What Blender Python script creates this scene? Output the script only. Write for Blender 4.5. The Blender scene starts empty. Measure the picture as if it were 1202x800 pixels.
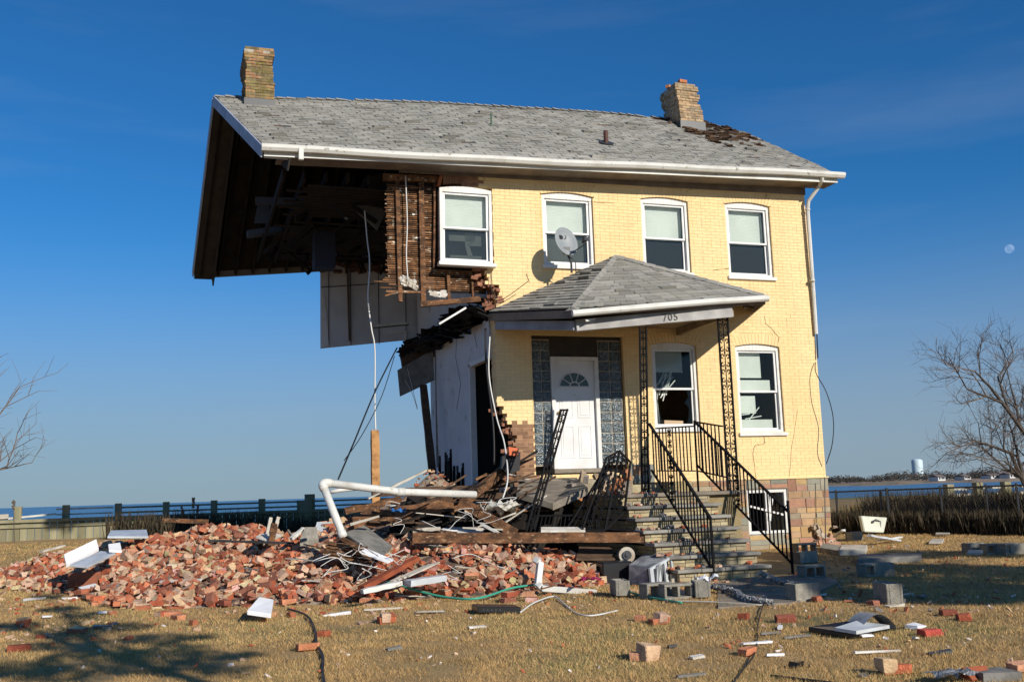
import bpy, math, random
import numpy as np
from mathutils import Vector, Matrix, Euler, noise as mnoise
random.seed(11)
R = math.radians
sc = bpy.context.scene
C = sc.collection

# ------------------------------------------------------------------ camera
F, PITCH, ROLL, YAW, EYE = 1180.0, R(8.52), R(1.83), R(18.9), 1.3
fw = Vector((math.sin(YAW)*math.cos(PITCH), math.cos(YAW)*math.cos(PITCH), math.sin(PITCH)))
r0 = Vector((math.cos(YAW), -math.sin(YAW), 0)); u0 = r0.cross(fw)
rt = r0*math.cos(ROLL) - u0*math.sin(ROLL)
up = r0*math.sin(ROLL) + u0*math.cos(ROLL)
O = Vector((0, 0, EYE))
cam = bpy.data.cameras.new('camera'); camo = bpy.data.objects.new('camera', cam); C.objects.link(camo)
cam.sensor_width = 36; cam.lens = 36*F/1202; cam.clip_end = 60000; cam.clip_start = 0.1
camo.matrix_world = Matrix.Translation(O) @ Matrix((rt, up, -fw)).transposed().to_4x4()
sc.camera = camo

# ------------------------------------------------------------------ light
SUN_EL, SUN_AZ = R(26), R(20)          # the sun stands to the right, behind the photographer
sdir = Vector((math.sin(SUN_AZ)*math.cos(SUN_EL), -math.cos(SUN_AZ)*math.cos(SUN_EL), math.sin(SUN_EL)))
w = bpy.data.worlds.new("World"); sc.world = w; w.use_nodes = True
nt = w.node_tree; bg = nt.nodes['Background']
sky = nt.nodes.new('ShaderNodeTexSky'); sky.sky_type = 'NISHITA'; sky.sun_disc = False
sky.sun_elevation = SUN_EL; sky.sun_rotation = R(180)-SUN_AZ
sky.air_density = 1.0; sky.dust_density = 0.2; sky.ozone_density = 4.0; sky.altitude = 0
bg.inputs[1].default_value = 0.055
hs = nt.nodes.new('ShaderNodeHueSaturation'); hs.inputs['Saturation'].default_value = 1.0
nt.links.new(sky.outputs[0], hs.inputs['Color'])
wb = nt.nodes.new('ShaderNodeMix'); wb.data_type = 'RGBA'; wb.blend_type = 'MULTIPLY'; wb.inputs[0].default_value = 1; wb.inputs[7].default_value = (.36, 1.22, 1.85, 1)
nt.links.new(hs.outputs[0], wb.inputs[6])
# a few faint high wisps of cloud low in the sky
tcw = nt.nodes.new('ShaderNodeTexCoord'); mpw = nt.nodes.new('ShaderNodeMapping'); mpw.inputs['Scale'].default_value = (1.2, 1.2, 9)
nt.links.new(tcw.outputs['Generated'], mpw.inputs[0])
nzw = nt.nodes.new('ShaderNodeTexNoise'); nzw.inputs['Scale'].default_value = 2.2; nzw.inputs['Detail'].default_value = 7; nt.links.new(mpw.outputs[0], nzw.inputs['Vector'])
mrw = nt.nodes.new('ShaderNodeMapRange'); mrw.inputs[1].default_value = .52; mrw.inputs[2].default_value = .85; mrw.inputs[4].default_value = .10; nt.links.new(nzw.outputs[0], mrw.inputs[0])
mxw = nt.nodes.new('ShaderNodeMix'); mxw.data_type = 'RGBA'; mxw.inputs[7].default_value = (9, 10, 11, 1)
spz = nt.nodes.new('ShaderNodeSeparateXYZ'); nt.links.new(tcw.outputs['Generated'], spz.inputs[0])
hz = nt.nodes.new('ShaderNodeMapRange'); hz.interpolation_type = 'SMOOTHERSTEP'; hz.inputs[1].default_value = -.02; hz.inputs[2].default_value = .30; hz.inputs[3].default_value = .80; hz.inputs[4].default_value = 0
nt.links.new(spz.outputs[2], hz.inputs[0])
hm = nt.nodes.new('ShaderNodeMix'); hm.data_type = 'RGBA'; hm.inputs[7].default_value = (5.6, 6.4, 7.8, 1)     # the low haze over the sea
nt.links.new(hz.outputs[0], hm.inputs[0]); nt.links.new(wb.outputs[2], hm.inputs[6])
nt.links.new(mrw.outputs[0], mxw.inputs[0]); nt.links.new(hm.outputs[2], mxw.inputs[6]); nt.links.new(mxw.outputs[2], bg.inputs[0])
sl = bpy.data.lights.new('sun', 'SUN'); sl.energy = 5.0; sl.angle = R(0.53); sl.color = (1, 0.93, 0.82)
so = bpy.data.objects.new('sun', sl); C.objects.link(so)
so.rotation_euler = sdir.to_track_quat('Z', 'Y').to_euler(); so.location = (30, -40, 40)
sc.view_settings.view_transform = 'Standard'; sc.view_settings.look = 'None'
sc.view_settings.exposure = 0.0; sc.view_settings.gamma = 1.0
sc.render.engine = 'CYCLES'
sc.cycles.use_denoising = True
sc.cycles.max_bounces = 6; sc.cycles.transparent_max_bounces = 12

# ------------------------------------------------------------------ picture helpers (a pixel of the 1202x800 photo at a real depth)
def ray(x, y): return fw*F + rt*(x-601) - up*(y-400)
def at(x, y, Y):
    d = ray(x, y); return O + d*(Y/d.y)
def onx(x, y, X):
    d = ray(x, y); return O + d*(X/d.x)
def ss(a, b, t):
    t = max(0.0, min(1.0, (t-a)/(b-a))); return t*t*(3-2*t)
def g(x, y):
    z = -.11 + .11*ss(13.5, 18, y) + .42*ss(20, 29, y)*(1-ss(0, 7, x))
    z -= .3*ss(26, 34, y)*ss(5, 12, x)
    z -= 3.2*ss(30.5, 36, y)*(1-ss(.62*y-8, .62*y-2, x))
    z -= 3*ss(92, 108, y)
    z += .025*mnoise.noise(Vector((x*.5, y*.5, 3)))+.012*mnoise.noise(Vector((x*1.7, y*1.7, 7)))
    return z
def gp(px, py, dz=0.0):
    z = -.2
    for k in range(12):
        d = ray(px, py); t = (z-EYE)/d.z; p = O+d*t
        if p.y > 60 or t < 0: break
        z = g(p.x, p.y)+dz
    return Vector((p.x, p.y, z))

# ------------------------------------------------------------------ mesh builder
class MB:
    def __init__(s, M=None): s.v = []; s.f = []; s.c = []; s.M = M; s.t = (1, 1, 1)
    def add(s, vs, fs, col=None):
        n = len(s.v)
        if s.M is not None: vs = [s.M @ Vector(p) for p in vs]
        s.v.extend([tuple(p) for p in vs])
        c = col or s.t
        for f in fs: s.f.append(tuple(i+n for i in f)); s.c.append(c)
    HEX = [(0, 3, 2, 1), (4, 5, 6, 7), (0, 1, 5, 4), (1, 2, 6, 5), (2, 3, 7, 6), (3, 0, 4, 7)]
    def hexa(s, p, col=None): s.add(p, s.HEX, col)
    def box(s, x0, x1, y0, y1, z0, z1, col=None):
        s.hexa([(x0, y0, z0), (x1, y0, z0), (x1, y1, z0), (x0, y1, z0), (x0, y0, z1), (x1, y0, z1), (x1, y1, z1), (x0, y1, z1)], col)
    def rbox(s, c, dim, rot, col=None, jit=0.0):
        m = Euler(rot).to_matrix(); a, b, d = dim[0]/2, dim[1]/2, dim[2]/2
        P = [Vector(q) for q in [(-a, -b, -d), (a, -b, -d), (a, b, -d), (-a, b, -d), (-a, -b, d), (a, -b, d), (a, b, d), (-a, b, d)]]
        if jit: P = [q+Vector((random.uniform(-1, 1), random.uniform(-1, 1), random.uniform(-1, 1)))*jit for q in P]
        s.hexa([Vector(c)+m @ q for q in P], col)
    def beam(s, p0, p1, w, h, col=None, upv=(0, 0, 1), jit=0.0, seg=1):
        p0, p1 = Vector(p0), Vector(p1); d = (p1-p0).normalized(); u = Vector(upv)
        if abs(d.dot(u)) > .98: u = Vector((0, 1, 0))
        sx = d.cross(u).normalized(); uu = sx.cross(d).normalized()
        rings = []
        for k in range(seg+1):
            c = p0.lerp(p1, k/seg)
            q = []
            for a, b in ((-1, -1), (1, -1), (1, 1), (-1, 1)):
                q.append(c+sx*(a*w/2)+uu*(b*h/2)+Vector((random.uniform(-1, 1), random.uniform(-1, 1), random.uniform(-1, 1)))*jit)
            rings.append(q)
        vs = [p for r_ in rings for p in r_]; fs = [(3, 2, 1, 0), tuple(seg*4+i for i in range(4))]
        for k in range(seg):
            for i in range(4):
                j = (i+1) % 4; fs.append((k*4+i, k*4+j, k*4+4+j, k*4+4+i))
        s.add(vs, fs, col)
    def tube(s, path, r, n=6, col=None, closed=False, taper=None):
        P = [Vector(p) for p in path]; m = len(P); vs = []; prev = None
        for i in range(m):
            d = (P[min(i+1, m-1)]-P[max(i-1, 0)])
            if d.length < 1e-9: d = Vector((0, 0, 1))
            d.normalize()
            if prev is None:
                a = Vector((0, 0, 1)) if abs(d.z) < .9 else Vector((1, 0, 0)); a = (a-d*a.dot(d)).normalized()
            else:
                a = prev-d*prev.dot(d)
                a = a.normalized() if a.length > 1e-6 else Vector((1, 0, 0))
            prev = a; b = d.cross(a)
            rr = r if taper is None else r+(taper-r)*i/(m-1)
            for k in range(n):
                t = 2*math.pi*k/n; vs.append(P[i]+a*(rr*math.cos(t))+b*(rr*math.sin(t)))
        fs = []
        for i in range(m-1):
            for k in range(n):
                j = (k+1) % n; fs.append((i*n+k, i*n+j, (i+1)*n+j, (i+1)*n+k))
        fs.append(tuple(reversed(range(n)))); fs.append(tuple((m-1)*n+k for k in range(n)))
        s.add(vs, fs, col)
    def prism(s, poly, ext, col=None):
        n = len(poly); e = Vector(ext)
        vs = [Vector(p) for p in poly]+[Vector(p)+e for p in poly]
        fs = [tuple(range(n)), tuple(reversed(range(n, 2*n)))]+[(i, i+n, (i+1) % n+n, (i+1) % n) for i in range(n)]
        s.add(vs, fs, col)
    def disc(s, c, rx, ry, ax, ay, th, n=24, col=None):
        c = Vector(c); ax = Vector(ax); ay = Vector(ay)
        s.prism([c+ax*(rx*math.cos(2*math.pi*k/n))+ay*(ry*math.sin(2*math.pi*k/n)) for k in range(n)], ax.cross(ay).normalized()*th, col)
    def build(s, name, mat, parent=None, smooth=False, origin='base', bevel=0):
        me = bpy.data.meshes.new(name)
        V = np.array(s.v, dtype=np.float32).reshape(-1, 3)
        if parent is not None: o0 = np.array(parent.get('_w', (0, 0, 0)), dtype=np.float32)
        elif origin == 'base' and len(V): o0 = np.array([(V[:, 0].min()+V[:, 0].max())/2, (V[:, 1].min()+V[:, 1].max())/2, V[:, 2].min()], dtype=np.float32)
        elif origin == 'world': o0 = np.zeros(3, dtype=np.float32)
        else: o0 = np.array(origin, dtype=np.float32)
        me.from_pydata((V-o0).tolist(), [], s.f)
        at_ = me.attributes.new('tint', 'FLOAT_COLOR', 'FACE')
        cc = np.ones((len(s.f), 4), dtype=np.float32); cc[:, :3] = np.array(s.c, dtype=np.float32); at_.data.foreach_set('color', cc.ravel())
        if mat: me.materials.append(mat)
        if smooth: me.shade_smooth()
        o = bpy.data.objects.new(name, me); C.objects.link(o)
        if parent is not None:
            o.parent = parent; o['_w'] = [float(a) for a in o0]
        else:
            o.location = [float(a) for a in o0]; o['_w'] = [float(a) for a in o0]
        if bevel:
            b = o.modifiers.new('bevel', 'BEVEL'); b.width = bevel; b.segments = 1; b.limit_method = 'ANGLE'
        return o
def empty(name, loc, parent=None):
    o = bpy.data.objects.new(name, None); C.objects.link(o); o.empty_display_size = .2
    if parent is None: o.location = loc
    else:
        o.parent = parent; o.location = Vector(loc)-Vector(parent['_w'])
    o['_w'] = [float(a) for a in loc]
    return o
def tag(o, label=None, cat=None, group=None, kind=None):
    if label: o['label'] = label
    if cat: o['category'] = cat
    if group: o['group'] = group
    if kind: o['kind'] = kind
    return o
def copy_tree(o, loc, rot=None, scale=None, label=None, group=None):
    def rec(q, par):
        c = q.copy(); C.objects.link(c); c.parent = par
        for ch in q.children: rec(ch, c)
        return c
    c = rec(o, None); c.location = loc
    if rot is not None: c.rotation_euler = rot
    if scale is not None: c.scale = (scale,)*3 if isinstance(scale, (int, float)) else scale
    if label: c['label'] = label
    if group: c['group'] = group
    return c

# ------------------------------------------------------------------ materials
def mat(name, col, rough=.8, col2=None, nscale=3.0, contrast=(.4, .6), bump=0.0, bscale=60, metallic=0.0, col3=None, n3=20, c3=(.55, .62), stretch=None, spec=.3, detail=6):
    m = bpy.data.materials.new(name); m.use_nodes = True; n = m.node_tree.nodes; l = m.node_tree.links
    b = n['Principled BSDF']; b.inputs['Roughness'].default_value = rough; b.inputs['Metallic'].default_value = metallic
    b.inputs['Specular IOR Level'].default_value = spec
    tc = n.new('ShaderNodeTexCoord'); mp = n.new('ShaderNodeMapping'); l.new(tc.outputs['Object'], mp.inputs[0])
    if stretch: mp.inputs['Scale'].default_value = stretch
    a = n.new('ShaderNodeAttribute'); a.attribute_name = 'tint'; a.attribute_type = 'GEOMETRY'
    cur = None
    def mix(prev, c, sca, ct):
        nz = n.new('ShaderNodeTexNoise'); nz.inputs['Scale'].default_value = sca; nz.inputs['Detail'].default_value = detail
        l.new(mp.outputs[0], nz.inputs['Vector'])
        mr = n.new('ShaderNodeMapRange'); mr.inputs[1].default_value = ct[0]; mr.inputs[2].default_value = ct[1]; l.new(nz.outputs[0], mr.inputs[0])
        mx = n.new('ShaderNodeMix'); mx.data_type = 'RGBA'; l.new(mr.outputs[0], mx.inputs[0])
        if isinstance(prev, tuple): mx.inputs[6].default_value = (*prev, 1)
        else: l.new(prev, mx.inputs[6])
        mx.inputs[7].default_value = (*c, 1)
        return mx.outputs[2]
    cur = tuple(col)
    if col2: cur = mix(cur, col2, nscale, contrast)
    if col3: cur = mix(cur, col3, n3, c3)
    mu = n.new('ShaderNodeMix'); mu.data_type = 'RGBA'; mu.blend_type = 'MULTIPLY'; mu.inputs[0].default_value = 1
    if isinstance(cur, tuple): mu.inputs[6].default_value = (*cur, 1)
    else: l.new(cur, mu.inputs[6])
    l.new(a.outputs['Color'], mu.inputs[7]); l.new(mu.outputs[2], b.inputs['Base Color'])
    if bump:
        nz = n.new('ShaderNodeTexNoise'); nz.inputs['Scale'].default_value = bscale; nz.inputs['Detail'].default_value = 5
        l.new(mp.outputs[0], nz.inputs['Vector']); bp = n.new('ShaderNodeBump'); bp.inputs['Strength'].default_value = bump; bp.inputs['Distance'].default_value = .02
        l.new(nz.outputs[0], bp.inputs['Height']); l.new(bp.outputs[0], b.inputs['Normal'])
    return m
M = {}
M['yellow'] = mat('yellow_painted_brick', (.87, .64, .33), .75, (.81, .575, .28), .8, (.35, .7), .3, 90, col3=(.66, .50, .27), n3=3.5, c3=(.60, .78), stretch=(1.6, 1, .35))
M['mortar_y'] = mat('painted_mortar', (.78, .585, .30), .9, (.70, .52, .26), 2)
M['brick'] = mat('old_brick', (1.04, .96, .92), .92, (.74, .64, .60), 9, (.4, .65), .7, 60, col3=(1.22, 1.12, 1.08), n3=14, c3=(.60, .66))
M['rawbrick'] = mat('unpainted_brick', (.30, .17, .10), .9, (.24, .13, .08), 8, bump=.5)
M['mortar'] = mat('mortar', (.42, .38, .31), .95, (.33, .29, .23), 6, bump=.5)
M['stone'] = mat('foundation_stone', (1, 1, 1), .85, (.8, .8, .82), 6, (.35, .7), .6, 40)
M['white'] = mat('white_paint', (.70, .69, .66), .5, (.60, .585, .54), 5, (.45, .7), .1, col3=(.42, .38, .31), n3=11, c3=(.66, .74))
M['vinyl'] = mat('white_vinyl', (.72, .72, .71), .4, (.63, .62, .60), 2.5, (.4, .7))
M['gutter'] = mat('gutter_white', (.66, .65, .60), .45, (.54, .52, .46), 2.5, (.45, .7), col3=(.33, .30, .24), n3=9, c3=(.64, .74))
M['frieze'] = mat('brown_frieze', (.20, .165, .13), .7, (.15, .12, .10), 3)
M['shingle'] = mat('grey_shingle', (.35, .335, .295), .95, (.29, .278, .245), 1.5, (.35, .7), .6, 150, col3=(.20, .20, .19), n3=7, c3=(.60, .70))
M['felt'] = mat('roof_felt', (.07, .065, .06), .95, (.12, .07, .045), 3, (.45, .6), .4, 60)
M['oldwood'] = mat('aged_dark_wood', (.12, .070, .040), .85, (.065, .040, .026), 5, (.4, .65), .5, 40, stretch=(1, 1, 3))
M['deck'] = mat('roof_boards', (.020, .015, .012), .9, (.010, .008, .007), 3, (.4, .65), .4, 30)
M['timber'] = mat('old_timber', (.20, .092, .040), .85, (.075, .038, .020), 5, (.38, .60), .9, 36, stretch=(1, 1.4, 2.2), col3=(.34, .21, .12), n3=13, c3=(.58, .68))
M['lath'] = mat('wood_lath', (.25, .125, .058), .9, (.12, .062, .032), 9, (.4, .6), .7, 50, col3=(.48, .42, .33), n3=13, c3=(.60, .66))
M['pine'] = mat('fresh_pine', (.50, .26, .095), .75, (.34, .165, .06), 6, (.45, .6), .5, 30, col3=(.15, .08, .03), n3=9, c3=(.64, .70))
M['paleboard'] = mat('pale_board', (.55, .50, .42), .8, (.42, .38, .31), 5, bump=.2)
M['greywood'] = mat('weathered_grey_wood', (.22, .21, .19), .9, (.15, .145, .13), 5, bump=.4)
M['plaster'] = mat('white_plaster', (.62, .64, .68), .85, (.54, .56, .60), 2, (.4, .7), .15, 30, col3=(.40, .39, .38), n3=3, c3=(.64, .70))
M['panel'] = mat('wall_panel', (.62, .63, .65), .7, (.53, .54, .56), 1.5, bump=.05)
M['plaster_pc'] = mat('broken_plaster', (.66, .63, .57), .9, (.52, .47, .39), 7, bump=.4)
M['foam'] = mat('foam_board', (.82, .82, .83), .7, (.74, .74, .74), 5, (.5, .7), .1)
M['iron'] = mat('black_wrought_iron', (.009, .009, .010), .75, (.03, .02, .015), 20, (.6, .7), spec=.08)
M['darkmetal'] = mat('dark_metal', (.04, .042, .045), .45, (.07, .05, .04), 8, (.55, .7), spec=.5)
M['grey_metal'] = mat('grey_sheet_metal', (.46, .48, .49), .45, (.22, .23, .24), 6, metallic=.3)
M['steelpale'] = mat('pale_enamel', (.55, .58, .60), .4, (.45, .47, .48), 5)
M['concrete'] = mat('concrete_block', (.34, .315, .26), .95, (.22, .205, .17), 9, (.35, .65), .8, 80)
M['slab'] = mat('concrete_slab', (.27, .23, .18), .95, (.17, .145, .115), 4, (.35, .65), .5, 50)
M['steptread'] = mat('slate_tread', (.27, .255, .22), .8, (.17, .16, .14), 4, (.35, .65), .3, 40)
M['stepbrick'] = mat('step_stone', (1, 1, 1), .9, (.8, .78, .75), 8, bump=.5)
M['blackpaint'] = bpy.data.materials.new('black_enamel'); M['blackpaint'].use_nodes = True; M['blackpaint'].node_tree.nodes['Principled BSDF'].inputs['Base Color'].default_value = (.01, .01, .01, 1)
M['black'] = mat('black_plastic', (.012, .012, .013), .35, spec=.5)
M['dark_void'] = mat('unlit_depth_black', (.02, .018, .016), .95)  # near-black: unlit depth put into the colour of sheets behind openings
M['pvc'] = mat('white_pvc', (.66, .65, .60), .4, (.52, .50, .44), 5, (.45, .68), .15, col3=(.30, .25, .18), n3=14, c3=(.64, .72))
M['wire_w'] = mat('white_cable', (.65, .64, .60), .5)
M['wire_b'] = mat('black_cable', (.015, .015, .015), .5)
M['hose'] = mat('green_hose', (.05, .32, .22), .45)
M['pink'] = mat('magenta_cloth', (.45, .03, .12), .9, (.3, .02, .08), 12, bump=.5)
M['blue'] = mat('blue_cloth', (.03, .16, .45), .7)
M['cloth'] = mat('white_cloth', (.62, .60, .52), .9, (.5, .46, .36), 5, bump=.3)
M['bark'] = mat('grey_bark', (.10, .08, .065), .9, (.06, .05, .042), 8, bump=.5)
M['twig'] = mat('bare_twigs', (.13, .10, .08), .85)
M['needle'] = mat('evergreen_foliage', (.04, .07, .03), .8, (.06, .09, .035), 3)
M['reed'] = mat('dry_reeds', (.26, .20, .09), .9, (.16, .135, .06), 2)
M['bush'] = mat('winter_brush', (.075, .06, .035), .9, (.045, .04, .025), 2)
M['fencewood'] = mat('weathered_fence', (.30, .27, .17), .9, (.20, .19, .11), 3, (.35, .65), .4, 30, stretch=(1, 1, .25))
M['rail'] = mat('fence_rail_white', (.60, .58, .50), .8, (.45, .43, .37), 4)
M['slatshore'] = mat('far_trees', (.060, .050, .042), 1, (.045, .042, .035), .05)
M['sand'] = mat('far_beach', (.30, .21, .15), 1, (.20, .16, .10), .02)
M['tower'] = mat('water_tower_paint', (.50, .62, .66), .5)
M['farwall'] = mat('far_house_wall', (.62, .62, .60), .8)
M['farroof'] = mat('far_house_roof', (.16, .13, .12), .9)
M['cream'] = mat('cream_enamel', (.62, .62, .50), .3, (.5, .5, .40), 4, (.5, .7))
M['foil'] = mat('crumpled_foil', (.42, .42, .41), .45, (.16, .16, .16), 30, metallic=.5, bump=1, bscale=40)
M['moon'] = mat('moon_rock', (.13, .125, .11), 1, (.08, .08, .08), .02)
_n = M['moon'].node_tree.nodes; _l = M['moon'].node_tree.links; _t = _n.new('ShaderNodeBsdfTransparent'); _m = _n.new('ShaderNodeAddShader'); _l.new(_t.outputs[0], _m.inputs[0]); _l.new(_n['Principled BSDF'].outputs[0], _m.inputs[1]); _l.new(_m.outputs[0], _n['Material Output'].inputs[0])
_n['Principled BSDF'].inputs['Specular IOR Level'].default_value = 0
M['blind'] = mat('window_blind', (.72, .74, .68), .8, (.66, .68, .62), 2)
M['curtain'] = mat('window_curtain', (.40, .42, .36), .9, (.34, .36, .31), 2)
M['grass'] = mat('dead_grass', (1, 1, 1), .9)
def glass(name, tint, tr):
    m = bpy.data.materials.new(name); m.use_nodes = True; n = m.node_tree.nodes; l = m.node_tree.links
    n.remove(n['Principled BSDF']); out = n['Material Output']
    t = n.new('ShaderNodeBsdfTransparent'); t.inputs[0].default_value = (*tint, 1)
    gl = n.new('ShaderNodeBsdfGlossy'); gl.inputs['Roughness'].default_value = .03; gl.inputs[0].default_value = (1, 1, 1, 1)
    fr = n.new('ShaderNodeFresnel'); fr.inputs[0].default_value = 1.5
    mx = n.new('ShaderNodeMixShader'); ad = n.new('ShaderNodeMath'); ad.operation = 'ADD'; ad.inputs[1].default_value = tr
    nz = n.new('ShaderNodeTexNoise'); nz.inputs['Scale'].default_value = 1.5; bp = n.new('ShaderNodeBump'); bp.inputs['Strength'].default_value = .08
    tc = n.new('ShaderNodeTexCoord'); l.new(tc.outputs['Object'], nz.inputs['Vector']); l.new(nz.outputs[0], bp.inputs['Height']); l.new(bp.outputs[0], gl.inputs['Normal'])
    l.new(fr.outputs[0], ad.inputs[0]); l.new(ad.outputs[0], mx.inputs[0]); l.new(t.outputs[0], mx.inputs[1]); l.new(gl.outputs[0], mx.inputs[2]); l.new(mx.outputs[0], out.inputs[0])
    return m
M['glass'] = glass('window_glass', (.80, .84, .84), -.01)
M['screen'] = bpy.data.materials.new('insect_screen'); M['screen'].use_nodes = True
_n = M['screen'].node_tree.nodes; _l = M['screen'].node_tree.links; _t = _n.new('ShaderNodeBsdfTransparent'); _m = _n.new('ShaderNodeMixShader'); _m.inputs[0].default_value = .55
_n['Principled BSDF'].inputs['Base Color'].default_value = (.06, .065, .065, 1); _n['Principled BSDF'].inputs['Roughness'].default_value = .8
_l.new(_t.outputs[0], _m.inputs[1]); _l.new(_n['Principled BSDF'].outputs[0], _m.inputs[2]); _l.new(_m.outputs[0], _n['Material Output'].inputs[0])
M['glassblock'] = mat('glass_block', (.035, .05, .06), .15, (.13, .16, .17), 22, (.45, .65), .9, 34, spec=.5)
# ground
def ground_mat():
    m = mat('lawn_soil', (.46, .30, .13), .95, (.31, .205, .09), 1.1, (.35, .65), .8, 45, col3=(.16, .14, .06), n3=.5, c3=(.52, .68))
    return m
M['ground'] = ground_mat()
M['rubble'] = mat('brick_dust_rubble', (.26, .14, .09), .95, (.36, .29, .21), 6, (.4, .6), 1, 30, col3=(.10, .07, .055), n3=4, c3=(.5, .6))
def water_mat():
    m = bpy.data.materials.new('sea_water'); m.use_nodes = True; n = m.node_tree.nodes; l = m.node_tree.links
    b = n['Principled BSDF']; b.inputs['Base Color'].default_value = (.02, .10, .21, 1); b.inputs['Roughness'].default_value = .25
    b.inputs['Specular IOR Level'].default_value = .35
    tc = n.new('ShaderNodeTexCoord'); mp = n.new('ShaderNodeMapping'); mp.inputs['Scale'].default_value = (.25, .9, 1); l.new(tc.outputs['Object'], mp.inputs[0])
    nz = n.new('ShaderNodeTexNoise'); nz.inputs['Scale'].default_value = .6; nz.inputs['Detail'].default_value = 8; l.new(mp.outputs[0], nz.inputs['Vector'])
    bp = n.new('ShaderNodeBump'); bp.inputs['Strength'].default_value = 1; bp.inputs['Distance'].default_value = .6; l.new(nz.outputs[0], bp.inputs['Height']); l.new(bp.outputs[0], b.inputs['Normal'])
    return m
M['water'] = water_mat()

# ------------------------------------------------------------------ ground, water, shore
mb = MB()
xs = sorted(set([-70, -50, -35, -25]+[round(-18+.5*i, 3) for i in range(0, 97)]+[32, 35, 40, 50, 65, 90, 130]))
ys = sorted(set([-60, -40, -25, -15, -8]+[round(-3+.5*i, 3) for i in range(0, 88)]+[42, 45, 50, 60, 75, 100, 130, 165, 172]))
for j, y in enumerate(ys):
    for i, x in enumerate(xs): mb.v.append((x, y, g(x, y)-(1.2 if y > 168 else 0)))
nx = len(xs)
for j in range(len(ys)-1):
    for i in range(nx-1):
        mb.f.append((j*nx+i, j*nx+i+1, (j+1)*nx+i+1, (j+1)*nx+i)); mb.c.append((1, 1, 1))
gr = mb.build('ground', M['ground'], smooth=True, origin='world'); tag(gr, kind='structure')
mb = MB(); S = 40000
mb.add([(-S, -200, -.8), (S, -200, -.8), (S, S, -.8), (-S, S, -.8)], [(0, 1, 2, 3)])
tag(mb.build('water', M['water'], origin='world'), kind='structure')
# far shore: a low beach with land rising behind it
mb = MB(); pts = []
sh = lambda px, d: Vector((math.sin(YAW+math.atan((px-601)/F))*d, math.cos(YAW+math.atan((px-601)/F))*d, 0))
n = 40
for i in range(n+1):
    px = 930+(1500-930)*i/n
    d = 430+30*math.sin(i*.7)+12*math.sin(i*2.1)+ (60*(1-ss(0, 4, i)))
    a, b, c = sh(px, d), sh(px, d+70), sh(px, 1500)
    pts += [(a.x, a.y, -1.0), (b.x, b.y, .3), (c.x, c.y, 1.0)]
mb.add(pts, [(i*3+k, (i+1)*3+k, (i+1)*3+k+1, i*3+k+1) for i in range(n) for k in (0, 1)])
tag(mb.build('far_shore_land', M['sand'], origin='world'), kind='structure')

def leaf_cloud(mb, c, rad, n, size, rnd, col=None):
    for k in range(n):
        while True:
            p = Vector((rnd.uniform(-1, 1), rnd.uniform(-1, 1), rnd.uniform(-1, 1)))
            if p.length < 1: break
        p = Vector(c)+Vector((p.x*rad[0], p.y*rad[1], p.z*rad[2]))
        a = Vector((rnd.uniform(-1, 1), rnd.uniform(-1, 1), rnd.uniform(-1, 1))).normalized(); b = a.orthogonal().normalized()
        s_ = size*rnd.uniform(.6, 1.3); v_ = rnd.uniform(.7, 1.3)
        mb.add([p-a*s_, p+b*s_*.6, p+a*s_, p-b*s_*.6], [(0, 1, 2, 3)], (v_, v_, v_))
rnd = random.Random(5)
mb = MB()
for i in range(620):
    px = rnd.uniform(955, 1330); d = rnd.uniform(520, 640)
    h = rnd.uniform(2.2, 4.6)+1.8*mnoise.noise(Vector((px*.03, 0, 0)))
    if px < 1010: h *= .75
    p = sh(px, d)
    leaf_cloud(mb, (p.x, p.y, .5+h*.55), (h*.75, h*.75, h*.55), 22, .55, rnd)
tag(mb.build('distant_wood', M['slatshore'], origin='world'), 'low dark winter wood along the far shore of the bay', 'far wood', kind='stuff')
# far houses among the trees
for k, (px, d, ww, hh) in enumerate([(1089, 500, 4, 3.0), (1152, 500, 6, 2.7), (1163, 530, 4.5, 3.5), (1172, 497, 4.5, 2.9), (1188, 500, 9, 3.0), (1119, 505, 3.6, 2.6)]):
    p = sh(px, d); e = empty('far_house', (p.x, p.y, .2))
    tag(e, ['small white house standing alone just right of the water tower', 'long low pale house left of the far shore cluster', 'taller pale house in the middle of the far shore cluster', 'small house in front of the far shore cluster', 'widest pale building at the right end of the far shore', 'smallest pale house between the water tower and the cluster'][k], 'house', 'houses on the far shore')
    b = MB(); b.box(p.x-ww/2, p.x+ww/2, p.y-3, p.y+3, .1, hh*.62); b.build('wall', M['farwall'], e)
    b = MB(); zt = hh*.62
    b.prism([(p.x-ww/2-.3, p.y-3.4, zt), (p.x-ww/2-.3, p.y+3.4, zt), (p.x-ww/2-.3, p.y, hh)], (ww+.6, 0, 0)); b.build('roof', M['farroof'], e)
    b = MB()
    for q in (-.28, .05, .3): b.box(p.x+q*ww-.4, p.x+q*ww+.4, p.y-3.05, p.y-2.98, .8, 1.7)
    b.build('window', M['black'], e)
# water tower
p = sh(1067.5, 1100); e = empty('water_tower', (p.x, p.y, 0)); tag(e, 'pale blue cylindrical water tank rising above the far shore trees', 'water tower')
b = MB(); rr = 5.4
prof = [(rr, 3), (rr, 19.0), (rr*.9, 20.2), (rr*.6, 21), (.1, 21.4)]
nn = 24
vs = [(p.x+r_*math.cos(2*math.pi*k/nn), p.y+r_*math.sin(2*math.pi*k/nn), z) for r_, z in prof for k in range(nn)]
b.add(vs, [(i*nn+k, i*nn+(k+1) % nn, (i+1)*nn+(k+1) % nn, (i+1)*nn+k) for i in range(len(prof)-1) for k in range(nn)])
b.build('tank', M['tower'], e, smooth=True)
b = MB(); b.tube([(p.x, p.y, 0), (p.x, p.y, 3)], rr*.98, 24); b.build('base', M['tower'], e)
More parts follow.
